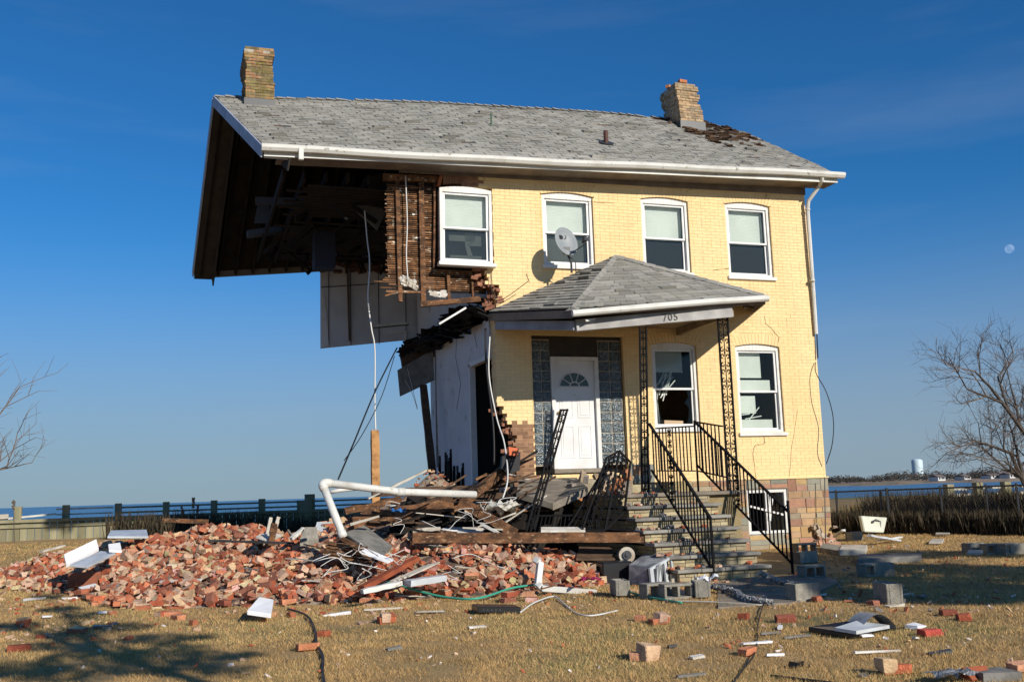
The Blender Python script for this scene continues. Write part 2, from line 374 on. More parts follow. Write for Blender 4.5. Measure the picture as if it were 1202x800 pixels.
# moon
d = ray(1185, 292).normalized()*9000
b = MB(); cx = O+d; rr = 9000*5.2/1300
for i in range(13):
    for k in range(24):
        th = math.pi*i/12; ph = 2*math.pi*k/24; b.v.append((cx.x+rr*math.sin(th)*math.cos(ph), cx.y+rr*math.sin(th)*math.sin(ph), cx.z+rr*math.cos(th)))
for i in range(12):
    for k in range(24): b.f.append((i*24+k, i*24+(k+1) % 24, (i+1)*24+(k+1) % 24, (i+1)*24+k)); b.c.append((1, 1, 1))
tag(b.build('moon', M['moon'], smooth=True), 'small pale gibbous moon in the blue sky on the right', 'moon', kind='structure')

# ================================================================== HOUSE
FY = 17.95
house = empty('damaged_house', (8.5, 20, 0))
tag(house, 'two-storey yellow brick house with its left side torn away under an overhanging grey roof', 'house')
def lerp3(pts, t):
    for (a, pa), (b, pb) in zip(pts, pts[1:]):
        if t <= b: return pa.lerp(pb, (t-a)/(b-a))
    return pts[-1][1]
EA, EB = Vector((1.47, 17.4, 7.43)), Vector((13.45, 17.4, 7.79))
RG = [(0, Vector((.76, 21, 9.71))), (.36, Vector((5.32, 21, 10.03))), (.69, Vector((9.5, 21, 10.2))), (.9, Vector((12.25, 21, 10.2))), (1, Vector((13.5, 21, 10.06)))]
RE = [(0, Vector((.47, 24.6, 6.76))), (.23, Vector((3.44, 24.6, 7.05))), (1, Vector((13.5, 24.6, 7.6)))]
def front(u, v):
    e = EA.lerp(EB, u); r_ = lerp3(RG, u); p = e.lerp(r_, v)
    p.z += -.05*math.sin(math.pi*v)*math.sin(u*9+1)*.6 + .02*mnoise.noise(Vector((u*14, v*4, 0)))*math.sin(math.pi*v)
    return p
def rear(u, v):
    e = lerp3(RE, u); r_ = lerp3(RG, u); return e.lerp(r_, v)
# deck (boards) with rafters under it
def sheet(fn, nu, nv, th, mb, u0=0, u1=1):
    P = [[fn(u0+(u1-u0)*i/nu, j/nv) for i in range(nu+1)] for j in range(nv+1)]
    vs = [p for r_ in P for p in r_]; k = len(vs); vs2 = [p-Vector((0, 0, th)) for p in vs]
    fs = []
    W_ = nu+1
    for j in range(nv):
        for i in range(nu):
            a = j*W_+i; fs.append((a, a+1, a+1+W_, a+W_)); fs.append((k+a, k+a+W_, k+a+W_+1, k+a+1))
    for i in range(nu):
        fs.append((i, k+i, k+i+1, i+1)); a = nv*W_+i; fs.append((a, a+1, k+a+1, k+a))
    for j in range(nv):
        a = j*W_; fs.append((a, a+W_, k+a+W_, k+a)); a = j*W_+nu; fs.append((a, k+a, k+a+W_, a+W_))
    mb.add(vs+vs2, fs)
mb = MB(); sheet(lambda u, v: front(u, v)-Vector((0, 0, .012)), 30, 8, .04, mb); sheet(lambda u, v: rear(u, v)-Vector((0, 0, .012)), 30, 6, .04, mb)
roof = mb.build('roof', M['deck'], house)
# shingles
def shingles(mb, L, Rr, rows, tabw, nrm, rnd, hole=None, lift=.012, v0=0.0, jog=True):
    for i in range(rows):
        va = v0+(1-v0)*i/rows; vb = v0+(1-v0)*(i+1.25)/rows; vb = min(vb, 1.0)
        la, ra, lb, rb = L(va), Rr(va), L(vb), Rr(vb)
        Ln = (ra-la).length
        if Ln < .05: continue
        off = (tabw/2 if i % 2 else 0)+rnd.uniform(-.02, .02); x = -off
        rowc = rnd.uniform(.93, 1.05)
        while x < Ln:
            a, b = max(0, x), min(Ln, x+tabw); x += tabw
            if b-a < .02: continue
            ta, tb = (a+.004)/Ln, (b-.004)/Ln
            if hole and hole((ta+tb)/2, va, rnd): continue
            if tabw == .305 and rnd.random() < .012: continue
            lf = lift*rnd.uniform(.7, 1.5); c = rowc*rnd.uniform(.80, 1.14)
            if rnd.random() < .03: lf += .03; c *= .8
            if rnd.random() < .03: c *= .62
            dy = rnd.uniform(-.04, .04)/rows
            p0, p1 = la.lerp(ra, ta)-(lb-la)*dy, la.lerp(ra, tb)-(rb-ra)*(dy+rnd.uniform(-.03, .03)/rows)
            p2, p3 = lb.lerp(rb, tb), lb.lerp(rb, ta)
            N = nrm
            if jog: pass
            vs = [p0+N*lf, p1+N*(lf*rnd.uniform(.7, 1.2)), p2+N*.003, p3+N*.003, p0-N*.004, p1-N*.004]
            mb.add(vs, [(0, 1, 2, 3), (4, 5, 1, 0), (0, 3, 4), (1, 5, 2)], (c, c, c*rnd.uniform(.97, 1.01)))
def worn(u, v, rnd):
    if u > .80 and v > .42:
        q = mnoise.noise(Vector((u*34, v*7, 1)))+.9*min(1, (u-.80)/.05)*min(1, (v-.42)/.2)-.50 - max(0, .1-(1-u))*3.0
        return q > 0.0 and rnd.random() < .88
    return False
rnd = random.Random(3)
NF = Vector((0, -(10.1-7.6), 3.6)).normalized()
mb = MB()
# front slope is split in strips along u so that the sag follows
U = [i/24 for i in range(25)]
tabw = .305; rows = 30
def strip(u):
    return lambda v: front(u, v)
for i in range(rows):
    va, vb = i/rows, min(1, (i+1.25)/rows)
    Ln = (front(1, va)-front(0, va)).length; x = -(tabw/2 if i % 2 else 0)+rnd.uniform(-.03, .03); rowc = rnd.uniform(.93, 1.05)
    while x < Ln:
        a, b = max(0, x), min(Ln, x+tabw); x += tabw
        if b-a < .02: continue
        ta, tb = (a+.008)/Ln, (b-.008)/Ln
        if worn((ta+tb)/2, va, rnd) or rnd.random() < .008: continue
        lf = .018*rnd.uniform(.6, 1.6); c = (.5+.5*rowc)*rnd.uniform(.88, 1.10)
        q = mnoise.noise(Vector((ta*20, va*6, 4)))
        if q > .25 and rnd.random() < .25: lf += rnd.uniform(.01, .05); c *= .85
        if rnd.random() < .03: c *= .7
        if va < .1: c = 1.25*rnd.uniform(.95, 1.03)
        dv = rnd.uniform(-.10, .10)/rows
        vs = [front(ta, max(0, va-dv))+NF*lf, front(tb, max(0, va+dv*.5))+NF*lf*rnd.uniform(.7, 1.2), front(tb, vb)+NF*.003, front(ta, vb)+NF*.003, front(ta, va)-NF*.004, front(tb, va)-NF*.004]
        mb.add(vs, [(0, 1, 2, 3), (4, 5, 1, 0), (0, 3, 4), (1, 5, 2)], (c, c, c))
# ridge caps
for k in range(60):
    u = k/60; p, q = lerp3(RG, u), lerp3(RG, min(1, u+1.25/60)); c = rnd.uniform(.8, 1.1); lf = .03+rnd.uniform(0, .015)
    if rnd.random() < .06 or (u > .9 and rnd.random() < .5): continue
    mb.add([p+Vector((0, -.15, -.09+lf)), p+Vector((0, 0, lf+.005)), q+Vector((0, 0, .012)), q+Vector((0, -.15, -.09+.012)), p+Vector((0, .15, -.10+lf)), q+Vector((0, .15, -.10+.012))], [(0, 3, 2, 1), (1, 2, 5, 4)], (c, c, c))
mb.build('shingles', M['shingle'], roof)
mb = MB(); sheet(lambda u, v: front(u, v)+Vector((0, 0, -.002)), 30, 8, .008, mb); sheet(lambda u, v: rear(u, v)+Vector((0, 0, .004)), 20, 4, .01, mb)
mb.build('roofing_felt', M['felt'], roof)
# torn boards curling at the worn corner
mb = MB()
for k in range(150):
    u, v = rnd.uniform(.82, .985), rnd.uniform(.45, .98); p = front(u, v)
    if not worn(u, v, random.Random(k)): continue
    mb.rbox(p+NF*.012, (rnd.uniform(.1, .30), rnd.uniform(.04, .14), .012), (R(-35)+rnd.uniform(-.4, .5), rnd.uniform(-.3, .3), rnd.uniform(-.5, .5)), (rnd.uniform(.6, 1.6),)*3)
mb.build('torn_shingle_scraps', M['oldwood'], roof)
# rafters, collar boards under the roof
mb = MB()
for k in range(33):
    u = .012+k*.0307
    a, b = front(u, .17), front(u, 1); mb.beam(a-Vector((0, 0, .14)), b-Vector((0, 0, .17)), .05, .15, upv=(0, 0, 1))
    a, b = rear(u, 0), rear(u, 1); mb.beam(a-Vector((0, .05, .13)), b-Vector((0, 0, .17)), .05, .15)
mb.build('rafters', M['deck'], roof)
# rake boards on the torn-open left gable
mb = MB()
for (p, q) in ((EA, RG[0][1]), (RE[0][1], RG[0][1])):
    mb.beam(p+Vector((-.03, 0, -.10)), q+Vector((-.03, 0, -.10)), .03, .20)
mb.build('rake_board', mat('blue_grey_fascia', (.38, .42, .50), .5, (.30, .33, .40), 3), roof)
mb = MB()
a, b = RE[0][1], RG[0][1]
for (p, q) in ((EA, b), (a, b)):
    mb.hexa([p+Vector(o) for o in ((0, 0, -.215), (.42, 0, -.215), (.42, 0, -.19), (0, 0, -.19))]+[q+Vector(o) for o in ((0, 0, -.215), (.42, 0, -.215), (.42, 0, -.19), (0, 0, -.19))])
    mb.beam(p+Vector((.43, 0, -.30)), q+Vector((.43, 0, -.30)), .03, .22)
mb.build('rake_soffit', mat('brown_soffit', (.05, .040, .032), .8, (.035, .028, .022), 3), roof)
mb = MB(); mb.beam(RE[0][1]+Vector((0, .02, -.1)), RE[1][1]+Vector((0, .02, -.1)), .03, .2); mb.beam(RE[1][1]+Vector((0, .02, -.1)), RE[2][1]+Vector((0, .02, -.1)), .03, .2)
mb.build('rear_fascia', M['frieze'], roof)
# gutter along the front eave
mb = MB(); prof = [(0, .0), (-.10, .02), (-.125, .0), (-.12, -.05), (-.085, -.10), (0, -.10), (0, -.085), (-.07, -.085), (-.105, -.04), (-.105, -.005), (-.012, -.012)]
nseg = 26; vs = []; fs = []
for i in range(nseg+1):
    u = -.004+1.014*i/nseg; c = EA.lerp(EB, u)+Vector((0, 0, .012-.018*math.sin(u*5.2)+.008*math.sin(u*23)))
    vs += [c+Vector((0, a, b-.01)) for a, b in prof]
n = len(prof)
for i in range(nseg):
    for k in range(n): fs.append((i*n+k, (i+1)*n+k, (i+1)*n+(k+1) % n, i*n+(k+1) % n))
fs += [tuple(range(n)), tuple(reversed(range(nseg*n, nseg*n+n)))]
mb.add(vs, fs)
gut = mb.build('gutter', M['gutter'], roof)
mb = MB(); mb.beam(EA+Vector((0, .03, -.09)), EB+Vector((0, .03, -.09)), .025, .16); mb.build('eave_fascia', M['gutter'], roof)
mb = MB(); a, b = EA.lerp(EB, .02), EB
mb.hexa([a+Vector((0, .05, -.16)), b+Vector((0, .05, -.16)), b+Vector((0, .50, -.16)), a+Vector((0, .50, -.16)), a+Vector((0, .05, -.145)), b+Vector((0, .05, -.145)), b+Vector((0, .5, -.145)), a+Vector((0, .5, -.145))])
mb.build('eave_soffit', M['frieze'], roof)
# short outlet stub near the left end
p = at(353, 178, 17.35); mb = MB(); mb.box(p.x-.045, p.x+.045, p.y-.08, p.y, p.z-.17, p.z+.06); mb.build('outlet_pipe', M['gutter'], roof, bevel=.01)
# frieze boards below the soffit, following the wall top
def frz(x): return 7.36+(x-5.5)*.0175
mb = MB()
for a, b in ((4.0, 8.15), (8.155, 12.98)):
    mb.hexa([(a, FY-.03, frz(a)-.02), (b, FY-.03, frz(b)-.02), (b, FY+.0, frz(b)-.02), (a, FY+.0, frz(a)-.02), (a, FY-.03, frz(a)+.16), (b, FY-.03, frz(b)+.16), (b, FY, frz(b)+.16), (a, FY, frz(a)+.16)])
mb.build('frieze_board', M['frieze'], house)

# ---- openings (x0,x1,z0,z1,arch rise)
UP = [(6.86, 7.95, 5.66, 7.10, .06), (9.02, 10.10, 5.62, 7.14, .06), (10.98, 12.06, 5.60, 7.16, .06)]
GR = [(9.08, 10.10, 2.44, 4.12, .06), (11.00, 12.06, 2.34, 4.12, .06)]
DOOR = (6.54, 8.46, 1.62, 4.30, 0)
OPEN = UP+GR+[DOOR]
def arc_top(o, x):      # height of the opening's head at x
    x0, x1, z0, z1, rise = o; m_ = (x0+x1)/2; h = (x1-x0)/2
    return z1+rise*(1-((x-m_)/h)**2)
def left_edge(z, rnd):
    if z > 7.12: return 5.22
    if z > 5.6: return 5.82+.02*rnd.random()
    if z > 4.6: return 5.66+.10*math.sin(z*9)+rnd.choice((0, .07, .12))+(.15 if z < 5.2 else 0)
    if z > 2.9: return 5.80+rnd.choice((0, .01))
    if z > 2.3: return 5.86+(2.9-z)*.45+rnd.choice((0, .06))
    return 6.10+rnd.choice((0, .05))
ch = .0685; Z0 = 1.39; NC = int((7.56-Z0)/ch)
rnd = random.Random(8); mb = MB(); back = MB(); raw = MB()
def rawzone(x, z):
    if z > 7.10 and x < 5.56+.1*math.sin(z*40): return True
    return z < 2.56+.05*math.sin(x*30) and x < 6.52
for i in range(NC):
    z0 = Z0+i*ch; z1 = z0+ch; zc = (z0+z1)/2
    if z0 > frz(12.97)+.05: break
    le = left_edge(zc, rnd)
    iv = [(le, 12.97)]
    for o in OPEN:
        x0, x1, oz0, oz1, rise = o
        ringtop = .215 if rise else 0
        if zc < oz0 or zc > oz1+rise+ringtop: continue
        if zc <= oz1+ .0: cut = (x0, x1)
        else:
            # cut the soldier arch and the opening below it
            m_ = (x0+x1)/2; h = (x1-x0)/2; t = zc-oz1-ringtop+.0
            if t <= -.12 or not rise: cut = (x0-.03, x1+.03)
            else:
                q = max(0, 1-(t+.0)/rise) if t > 0 else 1
                cut = (m_-(h+.06)*math.sqrt(q), m_+(h+.06)*math.sqrt(q))
        new = []
        for a, b in iv:
            if cut[1] <= a or cut[0] >= b: new.append((a, b)); continue
            if cut[0] > a: new.append((a, cut[0]))
            if cut[1] < b: new.append((cut[1], b))
        iv = new
    off = 0 if i % 2 else .105
    header = (i % 6 == 5)
    bl = .105 if header else .21
    for a, b in iv:
        if b-a < .02: continue
        back.box(a+.004, b-(.004 if b < 12.9 else 0), FY+.006, FY+.26, z0, z1)
        x = math.floor((a-off)/bl)*bl+off
        while x < b:
            p, q = max(a, x), min(b, x+bl); x += bl
            if q-p < .015: continue
            c = rnd.uniform(.96, 1.03); dy = rnd.uniform(-.0015, .0015)
            if rnd.random() < .02: c *= .93
            tgt = raw if rawzone((p+q)/2, zc) else mb
            tgt.box(p+.0025, q-.0025, FY+dy, FY+.10, z0+.0028, z1-.0028, (c, c, c) if tgt is mb else (rnd.uniform(.8, 1.25),)*3)
# soldier arches
for o in UP+GR:
    x0, x1, z0, z1, rise = o; n = 15
    for k in range(n):
        ta, tb = x0-.02+(x1-x0+.04)*k/n+.003, x0-.02+(x1-x0+.04)*(k+1)/n-.003
        za, zb = arc_top(o, min(max(ta, x0), x1)), arc_top(o, min(max(tb, x0), x1))
        mid = (x0+x1)/2; fa, fb = (ta-mid)*.16, (tb-mid)*.16
        c = rnd.uniform(.94, 1.02); y0, y1 = FY-.001, FY+.10
        mb.hexa([(ta, y0, za), (tb, y0, zb), (tb, y1, zb), (ta, y1, za), (ta+fa, y0, za+.205), (tb+fb, y0, zb+.205), (tb+fb, y1, zb+.205), (ta+fa, y1, za+.205)], (c, c, c))
    back.box(x0-.05, x1+.05, FY+.009, FY+.24, z1+rise+.012, z1+rise+.27)
# the first window's loose unpainted arch
raw_low = raw; raw = MB()
for i_ in [i_ for i_ in range(0, len(raw_low.f), 6)]:
    if raw_low.v[raw_low.f[i_][0]][2] > 5: raw.add(raw_low.v[i_//6*8:i_//6*8+8], MB.HEX, raw_low.c[i_])
_k = [i_ for i_ in range(0, len(raw_low.f), 6) if raw_low.v[raw_low.f[i_][0]][2] <= 5]
_n = MB()
for i_ in _k: _n.add(raw_low.v[i_//6*8:i_//6*8+8], MB.HEX, raw_low.c[i_])
raw_low = _n
for k in range(12):
    ta = 4.86+k*.058; c = rnd.uniform(.8, 1.2); za = 7.16+.02*math.sin(k*.26)
    raw.box(ta+.003, ta+.055, FY, FY+.1, za, za+.2, (c, c, c))
raw.rbox((4.80, FY+.05, 7.22), (.06, .1, .2), (0, .25, 0), (1.5, .9, .6))
wall = mb.build('front_wall', M['yellow'], house)
back.build('wall_backing', M['mortar_y'], wall); raw.build('unpainted_brickwork', M['rawbrick'], wall); raw_low.build('unpainted_brickwork', M['rawbrick'], wall)
# loose broken brick ends along the torn edge
mb = MB(); rnd = random.Random(21)
for k in range(80):
    if k == 52: mb.build('broken_brick_edge', M['brick'], wall); mb = MB()
    if k < 52: z = rnd.uniform(4.75, 5.62); x = left_edge(z, random.Random(1))+rnd.uniform(-.16, .1); y = FY+rnd.uniform(.0, .28)
    else: z = rnd.uniform(1.5, 2.95); x = left_edge(z, random.Random(1))+rnd.uniform(-.12, .04); y = FY+rnd.uniform(.05, .25)
    c = rnd.uniform(.6, 1.3)
    mb.rbox((x, y, z), (rnd.uniform(.07, .16), .1, .062), (rnd.uniform(-.15, .15), rnd.uniform(-.2, .2), rnd.uniform(-.6, .6)), (.30*c, .15*c, .095*c), .008)
mb.build('broken_brick_edge', M['brick'], wall)
# cracks in the paint: thin dark grooves laid just proud of the brick face
mb = MB()
def crack(pts, wd=.010):
    mb = MB()
    P = [at(x, y, FY-.004) for x, y in pts]
    Q = []
    for a, b in zip(P, P[1:]):
        for k in range(4): Q.append(a.lerp(b, k/4)+Vector((random.uniform(-.012, .012), 0, random.uniform(-.012, .012))))
    Q.append(P[-1])
    for a, b in zip(Q, Q[1:]):
        mb.beam(a, b, .003, wd*random.uniform(.5, 1.3), upv=(1, 0, 0) if abs((b-a).z) > abs((b-a).x) else (0, 0, 1))
    mb.build('wall_crack', M['crack'], wall)
M['crack'] = mat('crack_shadow', (.16, .11, .06), .95)
for pts in ([(897, 512), (898, 520), (886, 522), (884, 532), (888, 562)], [(566, 196), (566, 205), (569, 213)], [(900, 215), (899, 232)], [(898, 372), (899, 380), (908, 388), (914, 396), (913, 402)],
            [(690, 236), (700, 238), (722, 238)], [(805, 225), (815, 221), (826, 222)], [(838, 317), (856, 315)], [(577, 320), (578, 340), (583, 352)], [(618, 322), (622, 332)], [(926, 560), (930, 520), (936, 480)]):
    crack(pts, .006 if pts[0][0] in (926, 690, 805) else .010)

# stone foundation: random ashlar blocks
mb = MB(); bk = MB(); rnd = random.Random(14)
BW = [(11.05, 11.98, .30, 1.18)]
cols = [(.42, .26, .15), (.38, .20, .125), (.29, .26, .19), (.46, .31, .14), (.27, .26, .20), (.38, .21, .14), (.46, .29, .13), (.36, .30, .20), (.42, .26, .14), (.44, .30, .17)]
def stones(x0, x1, z0, z1):
    z = z0
    while z < z1-.04:
        h = min(rnd.choice((.11, .15, .19, .23)), z1-z)
        if z1-(z+h) < .07: h = z1-z
        x = x0
        while x < x1-.001:
            w_ = min(rnd.uniform(.18, .46), x1-x)
            if x1-(x+w_) < .12: w_ = x1-x
            if h > .17 and rnd.random() < .4: parts_ = [(z, z+h*.5), (z+h*.5, z+h)]
            else: parts_ = [(z, z+h)]
            for a, b in parts_:
                c = rnd.choice(cols); q = rnd.uniform(.85, 1.2); dy = rnd.uniform(-.006, .006)
                mb.box(x+.007, x+w_-.007, FY-.035+dy, FY+.1, a+.007, b-.007, tuple(k*q for k in c))
            x += w_
        z += h
stones(5.9, 11.03, -.15, 1.38); stones(12.0, 12.99, -.15, 1.38); stones(11.03, 12.0, -.15, .28); stones(11.03, 12.0, 1.20, 1.38)
bk.box(5.9, 11.04, FY-.02, FY+.3, -.3, 1.385); bk.box(11.99, 12.985, FY-.02, FY+.3, -.3, 1.385); bk.box(11.04, 11.99, FY-.02, FY+.3, -.3, .29); bk.box(11.04, 11.99, FY-.02, FY+.3, 1.19, 1.385)
fnd = mb.build('stone_foundation', M['stone'], house); bk.build('mortar_bed', M['mortar'], fnd)
mb = MB(); mb.box(11.02, 13.0, FY-.05, FY+.1, 1.385, 1.41); mb.build('water_table', M['mortar_y'], fnd)
# the cracked plaster foot at the right corner
mb = MB()
for k in range(26):
    mb.rbox((12.75+rnd.uniform(-.25, .25), FY-.08+rnd.uniform(-.08, .05), .02+rnd.uniform(-.02, .42)*(.5 if k % 2 else 1)), (rnd.uniform(.06, .2), .08, rnd.uniform(.05, .12)), (rnd.uniform(-.3, .3), rnd.uniform(-.4, .4), rnd.uniform(-.4, .4)), rnd.choice([(.40, .20, .12), (.5, .32, .22), (.45, .40, .32)]), .02)
mb.build('crumbled_corner', M['brick'], fnd)

# side, rear and inner walls, floors
mb = MB(); mb.box(12.72, 12.97, FY+.27, 24.4, -.3, 7.5)
mb.box(6.4, 12.97, 24.15, 24.4, -.3, 7.45)
mb.prism([(12.72, FY+.27, 7.5), (12.72, 24.4, 7.5), (12.72, 21, 9.85)], (.25, 0, 0))
mb.build('side_and_rear_wall', M['yellow'], house)
mb = MB(); mb.box(6.4, 12.7, FY+.28, 24.1, 1.30, 1.55); mb.build('ground_floor', M['oldwood'], house)
mb = MB(); mb.box(5.9, 12.7, FY+.28, 24.1, 4.62, 4.86); mb.box(5.95, 12.7, FY+.28, 24.1, 7.3, 7.34)
up_floor = mb.build('upper_floor', M['oldwood'], house)
# partition facing the torn side (upper part, lower part with doorway)
mb = MB()
X0, X1 = 5.78, 5.90
mb.box(X0, X1, 19.62, 22.35, 1.45, 4.62); mb.box(X0, X1, 18.24, 19.62, 3.86, 4.62)
mb.box(X0, X1, 18.24, 24.1, 4.90, 7.4); mb.box(X0+.3, X1+.3, 22.35, 24.1, 1.45, 4.62)
part_w = mb.build('inner_partition', M['plaster'], house)
mb = MB(); mb.box(X0-.02, X0+.10, 19.55, 19.64, 1.5, 3.9); mb.box(X0-.02, X0+.10, 18.25, 19.64, 3.84, 3.93); mb.build('door_trim', M['white'], part_w)
mb = MB()
for pts in ([(536, 395), (535, 420), (541, 450), (536, 480)], [(557, 392), (560, 408)]):
    P = [onx(x, y, X0-.003) for x, y in pts]; mb.tube(P, .005, 4)
mb.build('plaster_crack', M['dark_void'], part_w)
mb = MB()
for k in range(26):   # stained, torn lower edge of the plaster
    y = rnd.uniform(20.2, 22.3); h = rnd.uniform(.15, .75)*(1 if y > 21.2 else .5)
    mb.box(X0-.012, X0-.002, y-.07, y+.07, 1.4, 1.55+h)
mb.build('torn_plaster_foot', M['deck'], part_w)
mb = MB()      # near-black sheets stand for the unlit room behind the doorway
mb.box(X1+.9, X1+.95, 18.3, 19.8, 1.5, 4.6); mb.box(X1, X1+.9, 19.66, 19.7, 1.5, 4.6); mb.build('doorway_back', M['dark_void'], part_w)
# broken upper floor edge seen end on: joists, boards and rags along the tear
mb = MB(); rnd = random.Random(31)
for k in range(46):
    y = 18.0+k*.135; L = rnd.uniform(.05, .5)
    mb.beam((5.95, y, 4.74+rnd.uniform(-.05, .07)), (5.75-L*.7, y+rnd.uniform(-.1, .1), 4.74+rnd.uniform(-.16, .12)), .05, rnd.uniform(.05, .2))
for k in range(70):
    y = rnd.uniform(17.95, 24.6); mb.rbox((5.72-rnd.random()*.35, y, rnd.uniform(4.58, 4.98)), (rnd.uniform(.1, .4), rnd.uniform(.15, .9), .025), (rnd.uniform(-.3, .3), rnd.uniform(-.5, .5), rnd.uniform(-.4, .4)))
mb.build('splintered_floor_edge', M['deck'], up_floor)
# rear closet wall seen through the gap
YR = 24.2
mb = MB()
PL = [at(377, 408, YR), at(480, 398, YR), at(490, 260, YR), at(377, 258, YR)]
mb.prism([PL[0], PL[1], Vector((PL[1].x+.7, YR, PL[1].z)), Vector((PL[1].x+.7, YR, 7.6)), Vector((PL[0].x, YR, 7.4))], (0, .14, 0))
rw = mb.build('rear_inner_wall', M['panel'], house)
mb = MB()
for x in (386, 412, 445, 477): a = at(x, 404, YR-.012); b = at(x, 262, YR-.012); mb.beam(a, (a.x, b.y, b.z), .012, .022, upv=(0, 1, 0))
for y0_, x0_, x1_ in ((337, 377, 440), (300, 412, 480), (385, 438, 480)): mb.beam(at(x0_, y0_, YR-.012), at(x1_, y0_-4, YR-.012), .012, .022)
mb.build('panel_seam', mat('seam_dark', (.07, .07, .08), .8), rw)
mb = MB(); mb.beam(at(410, 400, YR-.04), at(406, 268, YR-.04), .02, .20, upv=(0, 1, 0)); mb.build('wood_trim', M['oldwood'], rw)
mb = MB(); mb.prism([at(377.5, 408, YR-.03), at(386, 406, YR-.03), at(384, 375, YR-.03), at(381, 346, YR-.03), at(377.5, 344, YR-.03)], (0, .02, 0)); mb.build('lit_edge_strip', M['white'], rw)  # white strip stands in for the sunlit edge of the wall panel
mb = MB(); mb.beam(at(440, 382, YR-.03), at(478, 379, YR-.03), .02, .06); mb.beam(at(455, 391, YR-.03), at(477, 389, YR-.03), .02, .04); mb.beam(at(476, 399, YR-.03), at(477, 389, YR-.03), .02, .06, upv=(0, 1, 0)); mb.build('shelf_edge', M['white'], rw)
# dark ceiling and attic wreckage below the open roof
mb = MB(); rnd = random.Random(41)
for k in range(11):
    x = 1.9+k*.4; y1 = 24.2-rnd.random()*.3; zz = 7.25
    mb.beam((x, 18.2+rnd.random()*.2, zz+.02), (x, y1, zz-.28+.05*k*.5), .05, .17)
for k in range(34):
    y = 18.3+k*.17
    if rnd.random() < .12: continue
    a = 1.95+rnd.random()*.5; mb.box(a, 5.75-rnd.random()*.2, y, y+.155, 7.13-(y-18)*.025, 7.15-(y-18)*.025)
for k in range(46):
    x = rnd.uniform(2.2, 5.6); y = rnd.uniform(18.5, 24.2)
    mb.beam((x, y, 7.05), (x+rnd.uniform(-.6, .6), y+rnd.uniform(-.6, .6), 7.0-rnd.uniform(.05, .45)), .04, rnd.uniform(.02, .1))
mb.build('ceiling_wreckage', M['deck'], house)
mb = MB()   # stub of the rear brick wall under the rear eave
for k in range(60):
    i = k; x = 3.2+rnd.random()*2.5
    mb.rbox((x, 24.0+rnd.uniform(-.1, .1), 6.85+rnd.uniform(-.12, .25)), (.2, .1, .06), (rnd.uniform(-.3, .3), rnd.uniform(-.3, .3), rnd.uniform(-.3, .3)), (.12, .07, .05))
mb.build('rear_brick_remains', M['brick'], house)
mb = MB(); a = at(300, 236, 22); b = at(405, 238, 22); mb.beam(a, b, .12, .16); a = at(290, 275, 22.5); b = at(330, 270, 22.5); mb.beam(a, b, .3, .12); mb.prism([at(298, 262, 22.4), at(318, 262, 22.4), at(316, 236, 22.4), at(303, 238, 22.4)], (0, .03, 0)); mb.build('hanging_duct', mat('dull_duct', (.07, .08, .095), .6), house)
mb = MB(); mb.box(2.9, 3.35, 21.5, 21.9, 6.25, 7.1); mb.build('hanging_cabinet', mat('dark_blue_cabinet', (.03, .035, .06), .6), house)
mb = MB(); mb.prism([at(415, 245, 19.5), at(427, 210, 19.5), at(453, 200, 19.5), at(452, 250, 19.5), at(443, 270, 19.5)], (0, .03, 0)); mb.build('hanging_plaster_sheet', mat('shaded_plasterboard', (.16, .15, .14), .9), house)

# lath wall
LY = FY+.16
def lz(px, py): p = at(px, py, LY); return p.x, p.z
rnd = random.Random(51); mb = MB(); nl = 54
for i in range(nl):
    z = 5.13+i*(7.16-5.13)/nl
    xr = 4.72 if z > 5.52 else 5.70
    xl = 3.78+rnd.uniform(-.03, .04) if z > 5.32 else 3.72+rnd.uniform(-.2, .3)
    if z < 5.32 and rnd.random() < .25: xl += .6
    c = rnd.uniform(.45, 1.35)
    dz = rnd.uniform(-.006, .006)
    mb.beam((xl, LY+.03, z+dz), (xr-rnd.uniform(0, .05), LY+.03, z-dz), .008, .021, (c, c*.96, c*.9))
    if rnd.random() < .45:
        a = rnd.uniform(xl, xr-.2); mb.beam((a, LY+.025, z+.012), (a+rnd.uniform(.1, .3), LY+.025, z+.012), .012, .014, (2.4, 2.9, 3.6))
lathw = mb.build('lath_wall', M['lath'], house)
def stud(x0_, y0_, x1_, y1_, wd, yy=LY): mb.beam(at(x0_, y0_, yy), at(x1_, y1_, yy), .05, wd, upv=(0, 1, 0) if abs(y1_-y0_) < abs(x1_-x0_) else (1, 0, 0), jit=.004, seg=6)
for a in ((466, 208, 470, 354, .075), (494, 208, 497, 358, .095), (510, 210, 509, 322, .035), (526, 323, 527, 352, .06), (554, 322, 555, 352, .04)):
    mb = MB()
    p, q = at(a[0], a[1], LY-.02), at(a[2], a[3], LY-.02)
    mb.beam(p, q, .06, a[4], upv=(1, 0, 0), jit=.005, seg=8); mb.build('stud', M['timber'], lathw)
mb = MB(); mb.beam(at(494, 357, LY-.02), at(564, 351, LY-.02), .06, .10, jit=.006, seg=6); mb.build('sill_plate', M['timber'], lathw)
mb = MB(); mb.beam(at(453, 342, LY-.05), at(494, 343, LY-.05), .04, .04, jit=.004, seg=3); mb.beam(at(452, 347, LY-.05), at(474, 341, LY-.05), .04, .03); mb.beam(at(450, 208, LY), at(545, 212, LY), .1, .12)
mb.build('broken_ledger', M['lath'], lathw)
mb = MB()
for k in range(16):
    p = at(rnd.uniform(470, 492), rnd.uniform(326, 338), LY-.03); mb.rbox(p, (rnd.uniform(.05, .18), .05, rnd.uniform(.03, .09)), (rnd.random(), rnd.random()*.5, rnd.random()), None, .01)
